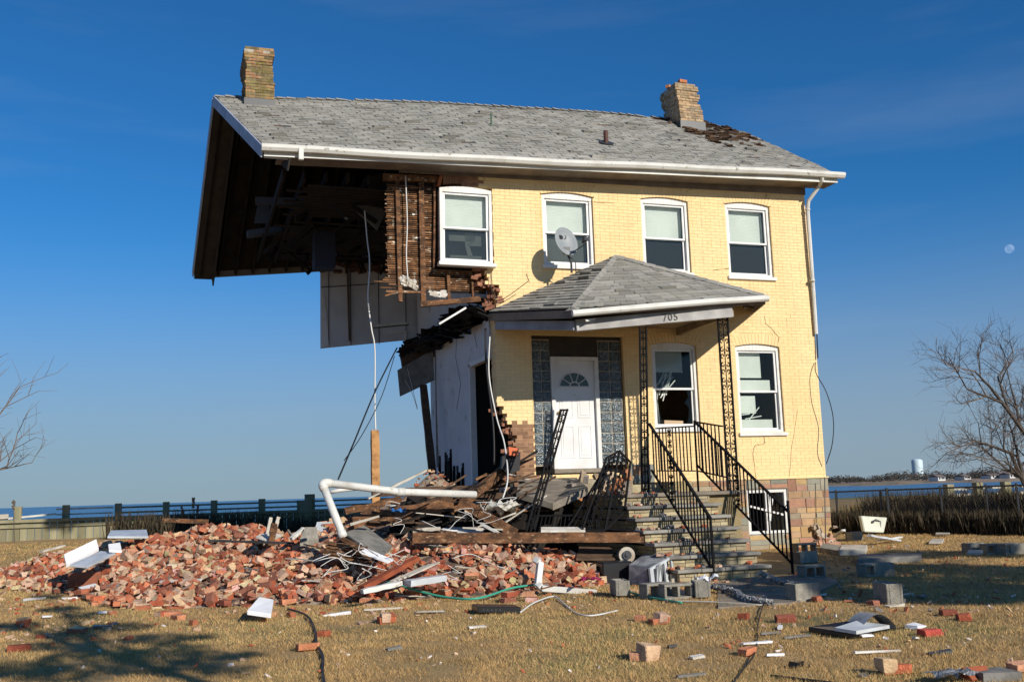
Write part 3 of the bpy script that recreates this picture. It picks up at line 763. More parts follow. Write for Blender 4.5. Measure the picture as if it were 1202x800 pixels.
for k in range(8):
    p = at(rnd.uniform(508, 525), rnd.uniform(341, 348), LY-.03); mb.rbox(p, (rnd.uniform(.1, .2), .04, rnd.uniform(.03, .07)), (rnd.random()*.4, rnd.random()*.4, 0), None, .01)
mb.build('plaster_lump', M['plaster_pc'], lathw)
mb = MB(); mb.box(3.80, 4.72, LY+.05, LY+.075, 5.35, 7.2); mb.box(4.7, 5.72, LY+.05, LY+.075, 5.08, 5.5); mb.build('dark_lath_backing', M['deck'], lathw)  # near-black backing, not plaster; its colour darkens the gaps between laths
mb = MB(); mb.beam(at(515.5, 380, LY-.4), at(547, 361, LY-.4), .02, .035); mb.build('dangling_batten', M['white'], lathw)

# ---- windows
def window(x0, x1, z0, z1, rise, blind='half', Mx=None, broken=False, yo=0.0, sill=True):
    m_ = (x0+x1)/2; y0 = FY+.045+yo; h = (x1-x0)/2; fwd = .065
    b = MB(Mx); n = 12
    def arc(x, zz, k=1): return zz+rise*k*(1-((x-m_)/h)**2)
    b.box(x0+.005, x0+fwd, y0, y0+.12, z0, z1-.08); b.box(x1-fwd, x1-.005, y0, y0+.12, z0, z1-.08); b.box(x0+fwd, x1-fwd, y0, y0+.12, z0, z0+.06)
    for k in range(n):
        xa, xb = x0+.005+(x1-x0-.01)*k/n, x0+.005+(x1-x0-.01)*(k+1)/n
        b.hexa([(xa, y0, z1-.08), (xb, y0, z1-.08), (xb, y0+.12, z1-.08), (xa, y0+.12, z1-.08), (xa, y0, arc(xa, z1)-.004), (xb, y0, arc(xb, z1)-.004), (xb, y0+.12, arc(xb, z1)-.004), (xa, y0+.12, arc(xa, z1)-.004)])
    fr = b.build('window', M['white'], house, bevel=.004)
    if sill:
        b = MB(Mx); b.box(x0-.04, x1+.04, FY-.05+yo, y0+.06, z0-.07, z0); b.build('sill', M['white'], fr, bevel=.006)
    ix0, ix1, iz0, iz1 = x0+fwd, x1-fwd, z0+.06, z1-.08; zm = (iz0+iz1)/2-.03; t = .05
    for (a, c, yy) in ((zm-.02, iz1, y0+.03), (iz0, zm+.03, y0+.065)):
        b = MB(Mx)
        b.box(ix0+.004, ix0+t, yy, yy+.03, a, c); b.box(ix1-t, ix1-.004, yy, yy+.03, a, c); b.box(ix0+t, ix1-t, yy, yy+.03, a, a+t*.8); b.box(ix0+t, ix1-t, yy, yy+.03, c-t*.8, c)
        b.build('sash', M['vinyl'], fr, bevel=.003)
        b = MB(Mx)
        if broken and a == iz0:
            for poly in ([(ix0+t, a+t), (ix0+t+.12, a+t), (ix0+t+.05, a+.3), (ix0+t+.02, c-.1), (ix0+t, c-.1)], [(ix1-t, a+t), (ix1-t, c-t), (ix1-t-.10, c-t), (ix1-t-.06, c-.2), (ix1-t-.16, c-.3), (ix1-t-.05, c-.42), (ix1-t-.12, a+t)]):
                b.add([(x, yy+.015, z) for x, z in poly], [tuple(range(len(poly)))])
        else: b.add([(ix0+t, yy+.015, a+t*.8), (ix1-t, yy+.015, a+t*.8), (ix1-t, yy+.015, c-t*.8), (ix0+t, yy+.015, c-t*.8)], [(0, 1, 2, 3)])
        b.build('pane', M['glass'], fr)
        if a == iz0 and blind == 'half':
            b = MB(Mx); b.add([(ix0+.01, yy+.036, a+.01), (ix1-.01, yy+.036, a+.01), (ix1-.01, yy+.036, c-.01), (ix0+.01, yy+.036, c-.01)], [(0, 1, 2, 3)]); b.build('insect_screen', M['screen'], fr)
    b = MB(Mx); yb = y0+.15
    def bl(xa, xb, za, zb, slat=True):
        if slat:
            k = int((zb-za)/.03)
            for i in range(k): b.rbox(((xa+xb)/2, yb, za+(i+.5)*(zb-za)/k), (xb-xa, .034, .003), (R(84), 0, 0))
        else: b.box(xa, xb, yb, yb+.004, za, zb)
    mt = M['blind']
    if blind == 'half': bl(ix0+.02, ix1-.02, zm-.02, iz1)
    elif blind == 'full': bl(ix0+.02, ix1-.02, iz0, iz1, False); mt = M['curtain']
    elif blind == 'torn':
        bl(ix0+.1, ix1-.18, zm+.35, iz1)
        for k in range(9): b.rbox((ix0+.35+random.uniform(-.12, .12), yb, zm+.1+random.uniform(-.12, .2)), (.5, .02, .003), (R(60), random.uniform(-1.3, -.6), 0))
        for k in range(4): b.beam((ix0+.08+k*.02, yb, zm), (ix0+.05+random.random()*.15, yb, iz0+.05), .004, .014, (.8, .8, .8))
        b.rbox((m_, yb+.05, iz0+.06), (.45, .15, .12), (0, .1, 0), (.7, .5, .35), .02)
    elif blind == 'messy':
        bl(ix0+.02, ix1-.30, zm+.30, iz1); bl(ix0+.02, ix1-.1, zm-.02, zm+.25); bl(ix0+.03, ix0+.45, iz0+.35, zm-.08)
        bl(ix0+.05, ix1-.1, iz0+.02, iz0+.22, False)
        for k in range(5): b.rbox((ix0+.2+random.uniform(-.1, .2), yb, iz0+.3+random.uniform(-.05, .3)), (.4, .02, .004), (R(70), random.uniform(-.9, .3), 0))
    b.build('blind', mt, fr)
    return fr
window(6.86, 7.95, 5.66, 7.10, .06, 'half')
window(9.02, 10.10, 5.62, 7.14, .06, 'half')
window(10.98, 12.06, 5.60, 7.16, .06, 'half')
b = MB(); b.box(7.0, 7.8, FY+.22, FY+.225, 5.7, 6.4); b.build('curtain', M['curtain'], house)
# the half-detached first window, tilted a little
Mx = Matrix.Translation((5.27, FY, 6.3)) @ Euler((R(-1.5), R(.8), R(-2))).to_matrix().to_4x4() @ Matrix.Translation((-5.27, -FY, -6.3))
w1 = window(4.76, 5.80, 5.60, 7.07, .05, 'half', Mx, yo=-.10)
b = MB(Mx); b.box(4.755, 4.80, FY+.07, FY+.25, 5.60, 7.0); b.build('window_box', M['timber'], w1)
b = MB(Mx); b.box(5.0, 5.62, FY+.13, FY+.134, 5.72, 5.80); b.box(4.98, 5.5, FY+.13, FY+.134, 6.08, 6.20); b.box(5.30, 5.62, FY+.13, FY+.134, 6.0, 6.28); b.prism([(5.35, FY+.13, 5.78), (5.45, FY+.13, 5.78), (5.38, FY+.13, 6.0), (5.5, FY+.13, 6.1), (5.3, FY+.13, 6.0)], (0, .004, 0)); b.build('torn_sheet', M['curtain'], w1)
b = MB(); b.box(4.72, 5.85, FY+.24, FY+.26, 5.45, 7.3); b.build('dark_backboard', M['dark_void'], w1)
window(9.08, 10.10, 2.44, 4.12, .06, 'torn', broken=True)
window(11.00, 12.06, 2.34, 4.12, .06, 'messy')
# basement window
b = MB(); x0, x1, z0, z1 = 11.05, 11.98, .30, 1.18; yy = FY+.0
for q in ((x0, x0+.06, z0, z1), (x1-.06, x1, z0, z1), (x0+.06, x1-.06, z1-.06, z1), (x0+.06, x1-.06, z0, z0+.06), ((x0+x1)/2-.04, (x0+x1)/2+.04, z0+.06, z1-.06)): b.box(q[0], q[1], yy, yy+.1, q[2], q[3])
bw = b.build('basement_window', M['white'], house, bevel=.004)
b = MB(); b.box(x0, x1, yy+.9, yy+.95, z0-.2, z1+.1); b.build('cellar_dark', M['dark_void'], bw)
b = MB(); b.add([((x0+x1)/2+.04, yy+.05, z0+.06), (x1-.06, yy+.05, z0+.06), (x1-.06, yy+.05, z1-.06), ((x0+x1)/2+.25, yy+.05, z1-.06)], [(0, 1, 2, 3)]); b.build('broken_pane', M['glass'], bw)
b = MB(); b.beam((x0+.05, yy-.02, .86), (x1-.1, yy-.03, .66), .02, .04); b.rbox(((x0+x1)/2+.06, yy, .8), (.08, .02, .5), (0, .2, 0)); b.build('loose_strip', M['white'], bw)

# ---- door with glass blocks
b = MB(); dx0, dx1 = 6.93, 7.93; dz0, dz1 = 1.70, 3.86
b.box(dx0, dx0+.08, FY+.03, FY+.15, dz0, dz1); b.box(dx1-.08, dx1, FY+.03, FY+.15, dz0, dz1); b.box(dx0+.08, dx1-.08, FY+.03, FY+.15, dz1-.07, dz1)
door = b.build('front_door_frame', M['white'], house, bevel=.004)
b = MB(); lx0, lx1, lz0, lz1 = dx0+.08, dx1-.08, dz0, dz1-.07; ly = FY+.10
b.box(lx0, lx1, ly, ly+.045, lz0, lz1)
for (xa, xb) in ((lx0+.10, lx0+.37), (lx1-.37, lx1-.10)):
    for (za, zb) in ((lz0+.20, lz0+.82), (lz0+.98, lz0+1.38)):
        for q in ((xa, xb, za, za+.015), (xa, xb, zb-.015, zb), (xa, xa+.015, za+.015, zb-.015), (xb-.015, xb, za+.015, zb-.015)): b.box(q[0], q[1], ly-.008, ly, q[2], q[3])
        b.box(xa+.05, xb-.05, ly-.006, ly, za+.05, zb-.05)
b.build('door_leaf', M['vinyl'], door, bevel=.002)
b = MB(); cx, cz, rr = (lx0+lx1)/2, lz0+1.58, .31
b.prism([(cx+rr*math.cos(t*math.pi/16), ly-.012, cz+rr*.9*math.sin(t*math.pi/16)) for t in range(17)], (0, .012, 0)); b.build('fanlight', mat('fanlight_glass', (.10, .15, .17), .1, spec=.8), door)
b = MB()
for rad in (rr, rr*.33): b.tube([(cx+rad*math.cos(t*math.pi/16), ly-.016, cz+rad*.9*math.sin(t*math.pi/16)) for t in range(17)], .012, 4)
b.tube([(cx-rr, ly-.016, cz), (cx+rr, ly-.016, cz)], .012, 4)
for t in (36, 72, 108, 144): b.tube([(cx+rr*.3*math.cos(R(t)), ly-.016, cz+rr*.27*math.sin(R(t))), (cx+rr*math.cos(R(t)), ly-.016, cz+rr*.9*math.sin(R(t)))], .009, 4)
b.build('fanlight_bars', M['vinyl'], door)
b = MB()
for z in (2.66, 2.78): b.tube([(lx0+.06, ly, z), (lx0+.06, ly-.03, z)], .015, 8); b.tube([(lx0+.06, ly-.03, z), (lx0+.06, ly-.06, z)], .027, 8)
b.tube([(cx, ly-.01, 3.12), (cx, ly, 3.12)], .01, 6)
b.build('door_knob', mat('brass_knob', (.35, .22, .08), .3, metallic=.8), door)
b = MB(); b.box(6.9, 8.0, FY-.05, FY+.2, 1.62, 1.70); b.build('threshold', M['slab'], door)
for (xa, xb) in ((6.56, 6.925), (7.94, 8.43)):
    b = MB(); j = MB(); cw = (xb-xa)/2; n = 12; hh = (4.18-1.78)/n
    for i in range(n):
        for k in range(2):
            x_, z_ = xa+k*cw, 1.78+i*hh; c = random.uniform(.8, 1.3)
            b.rbox((x_+cw/2, FY+.10, z_+hh/2), (cw-.02, .08, hh-.02), (random.uniform(-.03, .03), 0, random.uniform(-.04, .04)), (c, c, c))
            b.rbox((x_+cw/2, FY+.058, z_+hh/2), (cw-.07, .01, hh-.07), (random.uniform(-.06, .06), 0, random.uniform(-.06, .06)), (c*1.1, c*1.1, c*1.1))
    gb = b.build('glass_block_panel', M['glassblock'], house, bevel=.006)
    j.box(xa, xb, FY+.075, FY+.14, 1.76, 4.2); j.build('mortar_grid', M['mortar'], gb)
b = MB(); b.box(6.56, 8.44, FY+.09, FY+.13, 3.87, 4.29); b.build('transom_panel', mat('dark_brown_panel', (.05, .04, .03), .6, (.035, .03, .025), 3), house)
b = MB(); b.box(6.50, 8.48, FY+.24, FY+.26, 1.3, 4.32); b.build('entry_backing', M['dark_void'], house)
b = MB(); b.box(8.47, 9.0, FY-.02, FY, 1.40, 1.75, (.24, .24, .21)); b.box(8.55, 8.8, FY-.026, FY-.02, 1.55, 1.72, (.38, .22, .13)); b.build('stone_patch', M['stone'], house)

# ---- chimneys
def chimney(x0, x1, y0, y1, zb, prof, tints, seed, lean=0.0):
    rnd = random.Random(seed); b = MB(); core = MB(); hh = .062; n = len(prof)
    for i, (dl, dr) in enumerate(prof):
        z = zb+i*hh; a, c = x0-dl+lean*i, x1+dr+lean*i; d0, d1 = y0-dl*.6, y1+dr*.6
        core.box(a+.012, c-.012, d0+.012, d1-.012, z, z+hh)
        for (p0, p1, ax) in ((a, c, 0), (a, c, 1), (d0, d1, 2), (d0, d1, 3)):
            x = p0-(.1 if i % 2 else 0)
            while x < p1:
                s_, e_ = max(p0, x), min(p1, x+.2); x += .2
                if e_-s_ < .03 or rnd.random() < (.18 if i > n-3 else .01): continue
                q = rnd.choice(tints); v_ = rnd.uniform(.8, 1.2); q = tuple(k*v_ for k in q); jj = rnd.uniform(-.006, .006)
                if ax == 0: b.box(s_+.005, e_-.005, d0+jj, d0+.09, z+.005, z+hh-.005, q)
                if ax == 1: b.box(s_+.005, e_-.005, d1-.09, d1+jj, z+.005, z+hh-.005, q)
                if ax == 2: b.box(a+jj, a+.09, s_+.095, e_-.095 if e_-s_ > .2 else e_-.005, z+.005, z+hh-.005, q)
                if ax == 3: b.box(c-.09, c+jj, s_+.005, e_-.005, z+.005, z+hh-.005, q)
    o = b.build('chimney', M['brick'], house); core.build('chimney_core', M['mortar'], o)
    f_ = MB(); f_.box(x0-.025, x1+.025, y0-.025, y1+.025, zb-.5, zb-.01); f_.build('flashing', M['darkmetal'], o)
    return o
pa, pb = at(288, 112, 20.4), at(322, 112, 20.4)
prof = [(0, 0)]*5+[(0.02, .02)]*1+[(0, -.02)]*4+[(-.02, -.03)]*2+[(0, -.05)]+[(.03, -.04)]*2+[(.04, 0)]*2+[(.02, -.01)]
chimney(pa.x, pb.x, 20.4, 21.6, pa.z-.04, prof, [(.34, .235, .11), (.29, .205, .09), (.22, .19, .07), (.36, .22, .12), (.25, .21, .09), (.19, .16, .08)], 2)
pa, pb = at(799, 138, 20.3), at(826, 138, 20.3)
prof = [(0, 0)]*5+[(.0, -.03)]*2+[(-.02, -.10)]+[(0, -.06)]+[(.02, -.02)]*2+[(0, -.08)]+[(.04, -.04)]*2+[(.02, -.10)]
c2 = chimney(pa.x, pb.x, 20.3, 21.1, pa.z-.06, prof, [(.42, .33, .20), (.36, .28, .17), (.46, .34, .2), (.30, .25, .17)], 5, -.006)
b = MB(); p = at(801, 96, 20.4); b.rbox(p, (.2, .1, .07), (0, 0, .1), (.55, .22, .10)); b.rbox(p+Vector((-.2, .3, -.04)), (.2, .1, .07), (0, 0, .6), (.5, .24, .13)); b.build('loose_cap_brick', M['brick'], c2)

# roof pipes
b = MB(); p = at(577, 150, 19.4); b.tube([p+Vector((0, 0, -.1)), p+Vector((0, 0, .32))], .018, 8); vp = b.build('vent_pipe', mat('green_copper_pipe', (.06, .12, .07), .6), house)
b = MB(); b.disc(p+Vector((0, 0, .0)), .12, .10, (1, 0, 0), (0, .82, .57), .02, 12); b.build('vent_collar', M['darkmetal'], vp)
b = MB(); p = at(711.5, 168, 18.6); b.tube([p+Vector((0, 0, -.1)), p+Vector((0, 0, .27))], .05, 10); vp = b.build('vent_stack', mat('rusty_stack', (.09, .04, .03), .7), house)
b = MB(); b.disc(p+Vector((0, 0, -.0)), .17, .14, (1, 0, 0), (0, .82, .57), .02, 12); b.build('stack_collar', M['darkmetal'], vp)

# downspout at the right corner
b = MB()
P = [at(965, 205, 17.35), at(965, 212, 17.4), at(962, 218, 17.6), at(949, 236, 17.8), at(948, 246, 17.84), at(953, 318, 17.86), at(955, 345, 17.88), at(958, 392, 17.9)]
b.tube(P, .042, 8); ds = b.build('downspout', M['gutter'], house)
b = MB()
for y in (246, 329): p = at(948 if y < 300 else 953.5, y, 17.84); b.tube([p+Vector((0, 0, .02)), p-Vector((0, 0, .02))], .055, 10)
b.build('downspout_strap', M['gutter'], ds)

# ================================================================== PORCH
porch = MB()
AP = Vector((8.39, FY-.02, 5.86)); 
FL = at(671, 362, 15.8); FR = at(897, 347, 15.55); BL = at(574, 366, FY-.05); BR = Vector((11.5, FY-.02, 4.98))
APF = at(722, 300.5, 17.6)      # hip peak a little in front of the wall
mbp = MB()
for tri in ((BL, FL, APF), (FL, FR, APF), (FR, BR, APF)):
    a, b_, c = tri; nrm = (b_-a).cross(c-a).normalized()
    mbp.prism([a, b_, c], -nrm*.06)
mbp.prism([BL, APF, Vector((APF.x, FY-.01, APF.z))], (0, 0, -.06)); mbp.prism([APF, BR, Vector((APF.x, FY-.01, APF.z))], (0, 0, -.06))
pr = mbp.build('porch_roof', M['deck'], house)
rnd = random.Random(61); mb = MB()
for (a, b_, c, sd) in ((FL, FR, APF, 0), (BL, FL, APF, 1), (FR, BR, APF, 2)):
    nrm = (b_-a).cross(c-a).normalized()
    slope = (c-(a+b_)/2).length; rws = max(8, int(slope/.135))
    shingles(mb, lambda v: a.lerp(c, v)+nrm*.004, lambda v: b_.lerp(c, v)+nrm*.004, rws, .30, nrm, rnd, lift=.02)
for (p, q) in ((FL, APF), (FR, APF)):
    n = 14
    for k in range(n):
        a, b_ = p.lerp(q, k/n), p.lerp(q, (k+1.3)/n if k < n-1 else 1); d = (b_-a).normalized(); sx = d.cross(Vector((0, 0, 1))).normalized(); c = rnd.uniform(.85, 1.1)
        mb.add([a-sx*.12+Vector((0, 0, -.03)), a+Vector((0, 0, .045)), a+sx*.12+Vector((0, 0, -.03)), b_-sx*.12+Vector((0, 0, -.04)), b_+Vector((0, 0, .03)), b_+sx*.12+Vector((0, 0, -.04))], [(0, 1, 4, 3), (1, 2, 5, 4), (0, 2, 1)], (c, c, c))
mb.build('porch_shingles', M['shingle'], pr)
# eave boards, gutter, beam
dn = Vector((0, 0, -1))
mb = MB(); mb.beam(FL+dn*.09, FR+dn*.09, .03, .12); mb.beam(BL+dn*.10, FL+dn*.10, .03, .14); mb.beam(FR+dn*.09, BR+dn*.09, .03, .12); mb.build('porch_fascia', M['frieze'], pr)
mb = MB(); a, b_ = FL+Vector((-.02, -.07, -.10)), FR+Vector((.03, -.07, -.06)); mb.tube([a, a.lerp(b_, .35)+Vector((0, 0, .012)), a.lerp(b_, .7)+Vector((0, 0, .02)), b_], .062, 10); mb.build('porch_gutter', M['gutter'], pr)
mb = MB()
for k in (.12, .38, .66): p = a.lerp(b_, k)+Vector((0, .0, .09)); mb.beam(p, p+Vector((0, .14, .03)), .03, .012)
mb.build('gutter_hanger', M['wire_b'], pr)
mb = MB(); BFL = at(600, 383, 16.0); 
ba = Vector((FL.x+.15, FL.y+.22, FL.z-.26)); bb = Vector((FR.x-.62, FR.y+.14, FR.z-.29))
mb.beam(ba, bb, .12, .20); beam_o = mb.build('porch_beam', mat('beam_white', (.42, .41, .39), .6, (.30, .29, .28), 3), pr)
mb = MB(); bc = Vector((BL.x+.12, BL.y-.1, BL.z-.27)); mb.beam(bc, Vector((ba.x-.0, ba.y+.0, ba.z-.0)), .10, .16); mb.build('porch_side_beam', mat('beam_bluegrey', (.33, .34, .38), .7, (.24, .25, .28), 3), pr)
mb = MB(); mb.beam(bb, Vector((bb.x+.1, FY-.05, bb.z)), .10, .16); mb.hexa([bc+Vector((0, 0, .05)), ba+Vector((0, 0, .05)), bb+Vector((0, 0, .05)), Vector((bb.x, FY-.03, bb.z+.05)), bc+Vector((0, 0, .09)), ba+Vector((0, 0, .09)), bb+Vector((0, 0, .09)), Vector((bb.x, FY-.03, bb.z+.09))]); mb.build('porch_ceiling', mat('tan_ceiling', (.30, .22, .13), .8, (.2, .15, .09), 3), pr)
mb = MB(); mb.beam(FL+Vector((.25, .0, -.205)), at(700, 374, 15.95), .02, .035); mb.build('loose_trim_strip', M['white'], pr)
# house number 705
fc = bpy.data.curves.new('house_number', 'FONT'); fc.body = '705'; fc.size = .18; fc.extrude = .006; fc.align_x = 'LEFT'; fc.space_character = 1.15
_t = bpy.data.objects.new('house_number', fc); C.objects.link(_t); bpy.context.view_layer.update()
_me = bpy.data.meshes.new_from_object(_t.evaluated_get(bpy.context.evaluated_depsgraph_get())); bpy.data.objects.remove(_t); _me.materials.clear(); _me.materials.append(M['blackpaint'])
fo = bpy.data.objects.new('house_number', _me); C.objects.link(fo)
d = (bb-ba).normalized(); ang = math.atan2(d.y, d.x); tilt = math.asin(d.z)
p = ba.lerp(bb, .60); fo.parent = pr; wv = Vector(pr['_w']); q = at(768, 373, 16.1); q = p+d*((q.x-p.x)/d.x)
fo.location = q+Vector((0, -.068, -.065))-wv; fo.rotation_euler = (R(90), -tilt, ang)
# right lower outlet
mb = MB(); p = at(875, 358, 16.4); mb.box(p.x-.03, p.x+.03, p.y-.03, p.y+.03, p.z-.05, p.z+.08); mb.build('porch_outlet', M['frieze'], pr)

# wrought iron posts
def spiral(c, r_, t0, turns, sgn, ax, az, n=16):
    P = []
    for i in range(n+1):
        t = i/n; rr = r_*(1-.8*t); a = t0+sgn*turns*2*math.pi*t; P.append(c+ax*(rr*math.cos(a))+az*(rr*math.sin(a)))
    return P
def scroll_col(mb, p0, p1, wd, ax, r_=.011, pitch=.27):
    p0, p1 = Vector(p0), Vector(p1); az = (p1-p0).normalized(); L = (p1-p0).length; n = max(1, int(L/pitch)); hp = L/n
    for i in range(n):
        c = p0+az*((i+.5)*hp); s = 1 if i % 2 else -1
        for sg in (1, -1):
            ca = c+ax*(sg*wd*.22)+az*(hp*.20); mb.tube(spiral(ca, wd*.24, math.pi/2 if sg > 0 else math.pi/2, .9, -sg, ax, az, 9), r_, 4)
            cb = c+ax*(sg*wd*.22)-az*(hp*.20); mb.tube(spiral(cb, wd*.24, -math.pi/2, .9, sg, ax, az, 9), r_, 4)
        mb.tube([c-az*hp*.5, c+az*hp*.5], r_, 4); mb.tube([c-az*.02, c+az*.02], .016, 5)
def iron_post(p0, p1, wd, ax, parent, name='porch_post'):
    mb = MB(); ax = Vector(ax); ay = Vector((0, 0, 1)).cross(ax)
    for sg in (1, -1): mb.beam(Vector(p0)+ax*sg*wd/2, Vector(p1)+ax*sg*wd/2, .028, .028, upv=(0, 1, 0))
    mb.beam(Vector(p0)+ay*wd*.9, Vector(p1)+ay*wd*.9, .018, .018, upv=(0, 1, 0))
    o = mb.build(name, M['iron'], parent); m2 = MB(); scroll_col(m2, p0, p1, wd, ax); m2.build('scrollwork', M['iron'], o); return o
PF = 1.20      # porch floor height
LP = at(757, 570, 16.0); RP = at(858, 566, 16.3)
iron_post((at(757, 570, 15.45).x, 15.45, PF-.02), (at(755, 390, 15.6).x, 15.6, at(757, 384, 15.6).z), .12, (1, 0, 0), house)
iron_post((at(862, 590, 15.75).x, 15.75, 1.0), (at(848, 370, 15.75).x, 15.75, at(848, 369, 15.75).z), .20, (1, 0, 0), house)

# railings
def railing(path, hb, parent, name, spacing=.11, scroll_at=(), ends=(True, True), base=None):
    """path: top-rail points; hb: drop from the top rail to the bottom rail"""
    P = [Vector(p) for p in path]; mb = MB()
    for a, b in zip(P, P[1:]): mb.beam(a, b, .045, .026)
    o = mb.build(name, M['iron'], parent)
    mb = MB()
    for a, b in zip(P, P[1:]): mb.beam(a-Vector((0, 0, hb)), b-Vector((0, 0, hb)), .035, .022)
    mb.build('bottom_rail', M['iron'], o)
    for k, e in enumerate(ends):
        if not e: continue
        p = P[0] if k == 0 else P[-1]; mb = MB(); zb = base[k] if base else p.z-hb-.1
        mb.beam(Vector((p.x, p.y, zb)), p, .028, .028, upv=(0, 1, 0)); mb.build('newel_post', M['iron'], o)
    for a, b in zip(P, P[1:]):
        L = Vector((b.x-a.x, b.y-a.y, 0)).length; n = max(2, round(L/spacing)); ax = Vector((b.x-a.x, b.y-a.y, 0)).normalized()
        for i in range(1, n):
            c = a.lerp(b, i/n)
            mb = MB()
            if i in scroll_at: scroll_col(mb, c-Vector((0, 0, hb)), c, .13, ax, .010, .2); mb.build('scroll_baluster', M['iron'], o)
            else: mb.beam(c-Vector((0, 0, hb)), c, .018, .018, upv=(0, 1, 0)); mb.build('baluster', M['iron'], o)
    return o
lr_top = at(762, 497, 15.45); lr_bot = onx(834, 608, lr_top.x)
foot = onx(835, 683, lr_top.x)
railing([lr_top, lr_bot], .78, house, 'stair_railing', .10, (7,), (False, True), base=(0, foot.z))
x2 = 9.40; rr_top = at(815, 494, 16.5); rr_bot = at(925, 600, 13.85)
railing([rr_top, rr_bot], .80, house, 'stair_railing', .105, (12,), (True, False), base=(PF, 0))
mb = MB()
for q in ((925, 587, 672), ): 
    a = at(q[0]-.5, q[1], 13.85); b_ = at(q[0]+1, q[2], 13.85); mb.beam(a, Vector((a.x, a.y, b_.z-.05)), .032, .032, upv=(0, 1, 0)); mb.beam(at(912, 606, 14.0), a+Vector((.03, 0, -.02)), .03, .012)
mb.build('rail_end_post', M['iron'], house)
railing([at(770, 502.5, 17.75), at(813, 500, 16.6)], .82, house, 'porch_guard', .105, (4,), (False, False))
railing([at(817, 495, 16.5), at(848, 500, 15.85)], .90, house, 'porch_guard', .10, (), (False, False))

# steps and porch floor
SX0, SX1 = 7.02, 8.66; SY = 13.62; RUN = .27; NS = 7; SZ0 = -.10; RISE = (PF-SZ0)/NS
rnd = random.Random(71)
stp = MB(); stp.box(SX0+.06, SX1-.06, SY+.1, 17.9, -.3, .02); steps = stp.build('porch_steps', M['mortar'], house)
core = MB()
for k in range(NS):
    y0 = SY+k*RUN; z1 = SZ0+(k+1)*RISE-.06; xe = SX0+(.0 if k > 3 else .15*(3-k)*.3)
    core.box(xe+.03, SX1-.03, y0+.02, 17.85, z1-RISE+.03, z1+.001)
    ri = MB(); x = xe
    for row in range(2):
        zz = z1-RISE+.065+row*(RISE-.06)/2; x = xe-(.1 if row else 0)
        while x < SX1:
            a, b_ = max(xe, x), min(SX1, x+rnd.choice((.2, .2, .3))); x = b_ if b_ > x else x+.2
            if b_-a < .03: continue
            c = rnd.uniform(.75, 1.15); base = rnd.choice([(.44, .36, .21), (.38, .32, .21), (.34, .28, .17), (.46, .39, .24)])
            ri.box(a+.005, b_-.005, y0, y0+.08, zz+.004, zz+(RISE-.06)/2-.004, tuple(q*c for q in base))
    yy = y0+.1      # left cheek bricks
    while yy < 17.7:
        for row in range(2):
            zz = z1-RISE+.065+row*(RISE-.06)/2
            ri.box(xe, xe+.08, yy+.005, yy+.195, zz+.004, zz+(RISE-.06)/2-.004, (.40, .31, .14)); ri.box(SX1-.08, SX1, yy+.005, yy+.195, zz+.004, zz+(RISE-.06)/2-.004, (.40, .31, .14))
        yy += .2
    ri.build('riser', M['stepbrick'], steps)
    if k < NS-1:
        tr = MB(); n = 4; xa = xe-.05
        for q in range(n):
            xb = xa+(SX1+.05-(xe-.05))/n; tr.rbox(((xa+xb)/2, y0+RUN/2-.02, z1+.03), (xb-xa-.008, RUN+.07, .05), (rnd.uniform(-.015, .015), rnd.uniform(-.012, .012), 0), (rnd.uniform(.8, 1.2),)*3); xa = xb
        tr.build('tread', M['steptread'], steps, bevel=.006)
core.build('steps_core', M['mortar'], steps)
mb = MB(); mb.box(7.1, 9.36, SY+(NS-1)*RUN-.04, FY-.04, PF-.06, PF, (1, 1, 1)); mb.build('porch_slab', M['slab'], house, bevel=.01)
mb = MB(); mb.box(8.6, 9.28, 15.3, FY-.04, -.2, PF-.06, (.30, .23, .12)); mb.box(8.9, 9.4, 17.2, FY-.04, PF+.002, PF+.2, (.40, .32, .16)); mb.build('porch_side_wall', M['stepbrick'], house)
mb = MB(); mb.box(8.30, 9.0, 17.55, FY-.04, PF+.001, PF+.16, (.44, .38, .24)); mb.box(6.55, 8.3, 17.45, FY-.06, PF+.001, PF+.30, (.36, .31, .22)); mb.build('entry_step', M['stepbrick'], house, bevel=.01)
# collapsed left half of the porch floor: two tilted slab pieces over a void
mb = MB()
A = [at(606, 577, 16.1), at(648, 590, 15.6), at(690, 572, 15.9), at(676, 560, 17.6), at(610, 562, 17.7)]
mb.prism([A[0], A[1], A[4]], (0, 0, -.10)); mb.prism([A[1], A[3], A[4]], (0, 0, -.10)); mb.prism([A[1]+Vector((.01, 0, .0)), A[2], A[3]+Vector((.01, 0, 0))], (0, 0, -.12))
mb.build('broken_porch_slab', M['slab'], house)
mb = MB(); mb.box(5.9, 7.0, 16.05, 16.15, -.3, .2); mb.build('porch_footing', M['concrete'], house)
mb = MB(); mb.box(6.1, 7.38, 17.35, 17.4, -.3, 1.2); mb.build('void_back', M['dark_void'], house)  # near-black sheet put in to keep the cavity under the porch dark
mb = MB(); rnd = random.Random(77)
for k in range(34):
    p = at(rnd.uniform(668, 740), rnd.uniform(556, 592), 16.2+rnd.random()*.8); s_ = rnd.uniform(.06, .16)
    mb.rbox(p, (s_*1.5, s_, s_*.7), (rnd.random()*2, rnd.random()*2, rnd.random()*3), rnd.choice([(.5, .42, .3), (.42, .2, .1), (.46, .38, .25), (.3, .28, .24)]), .02)
mb.build('crumbled_porch_edge', M['brick'], house)

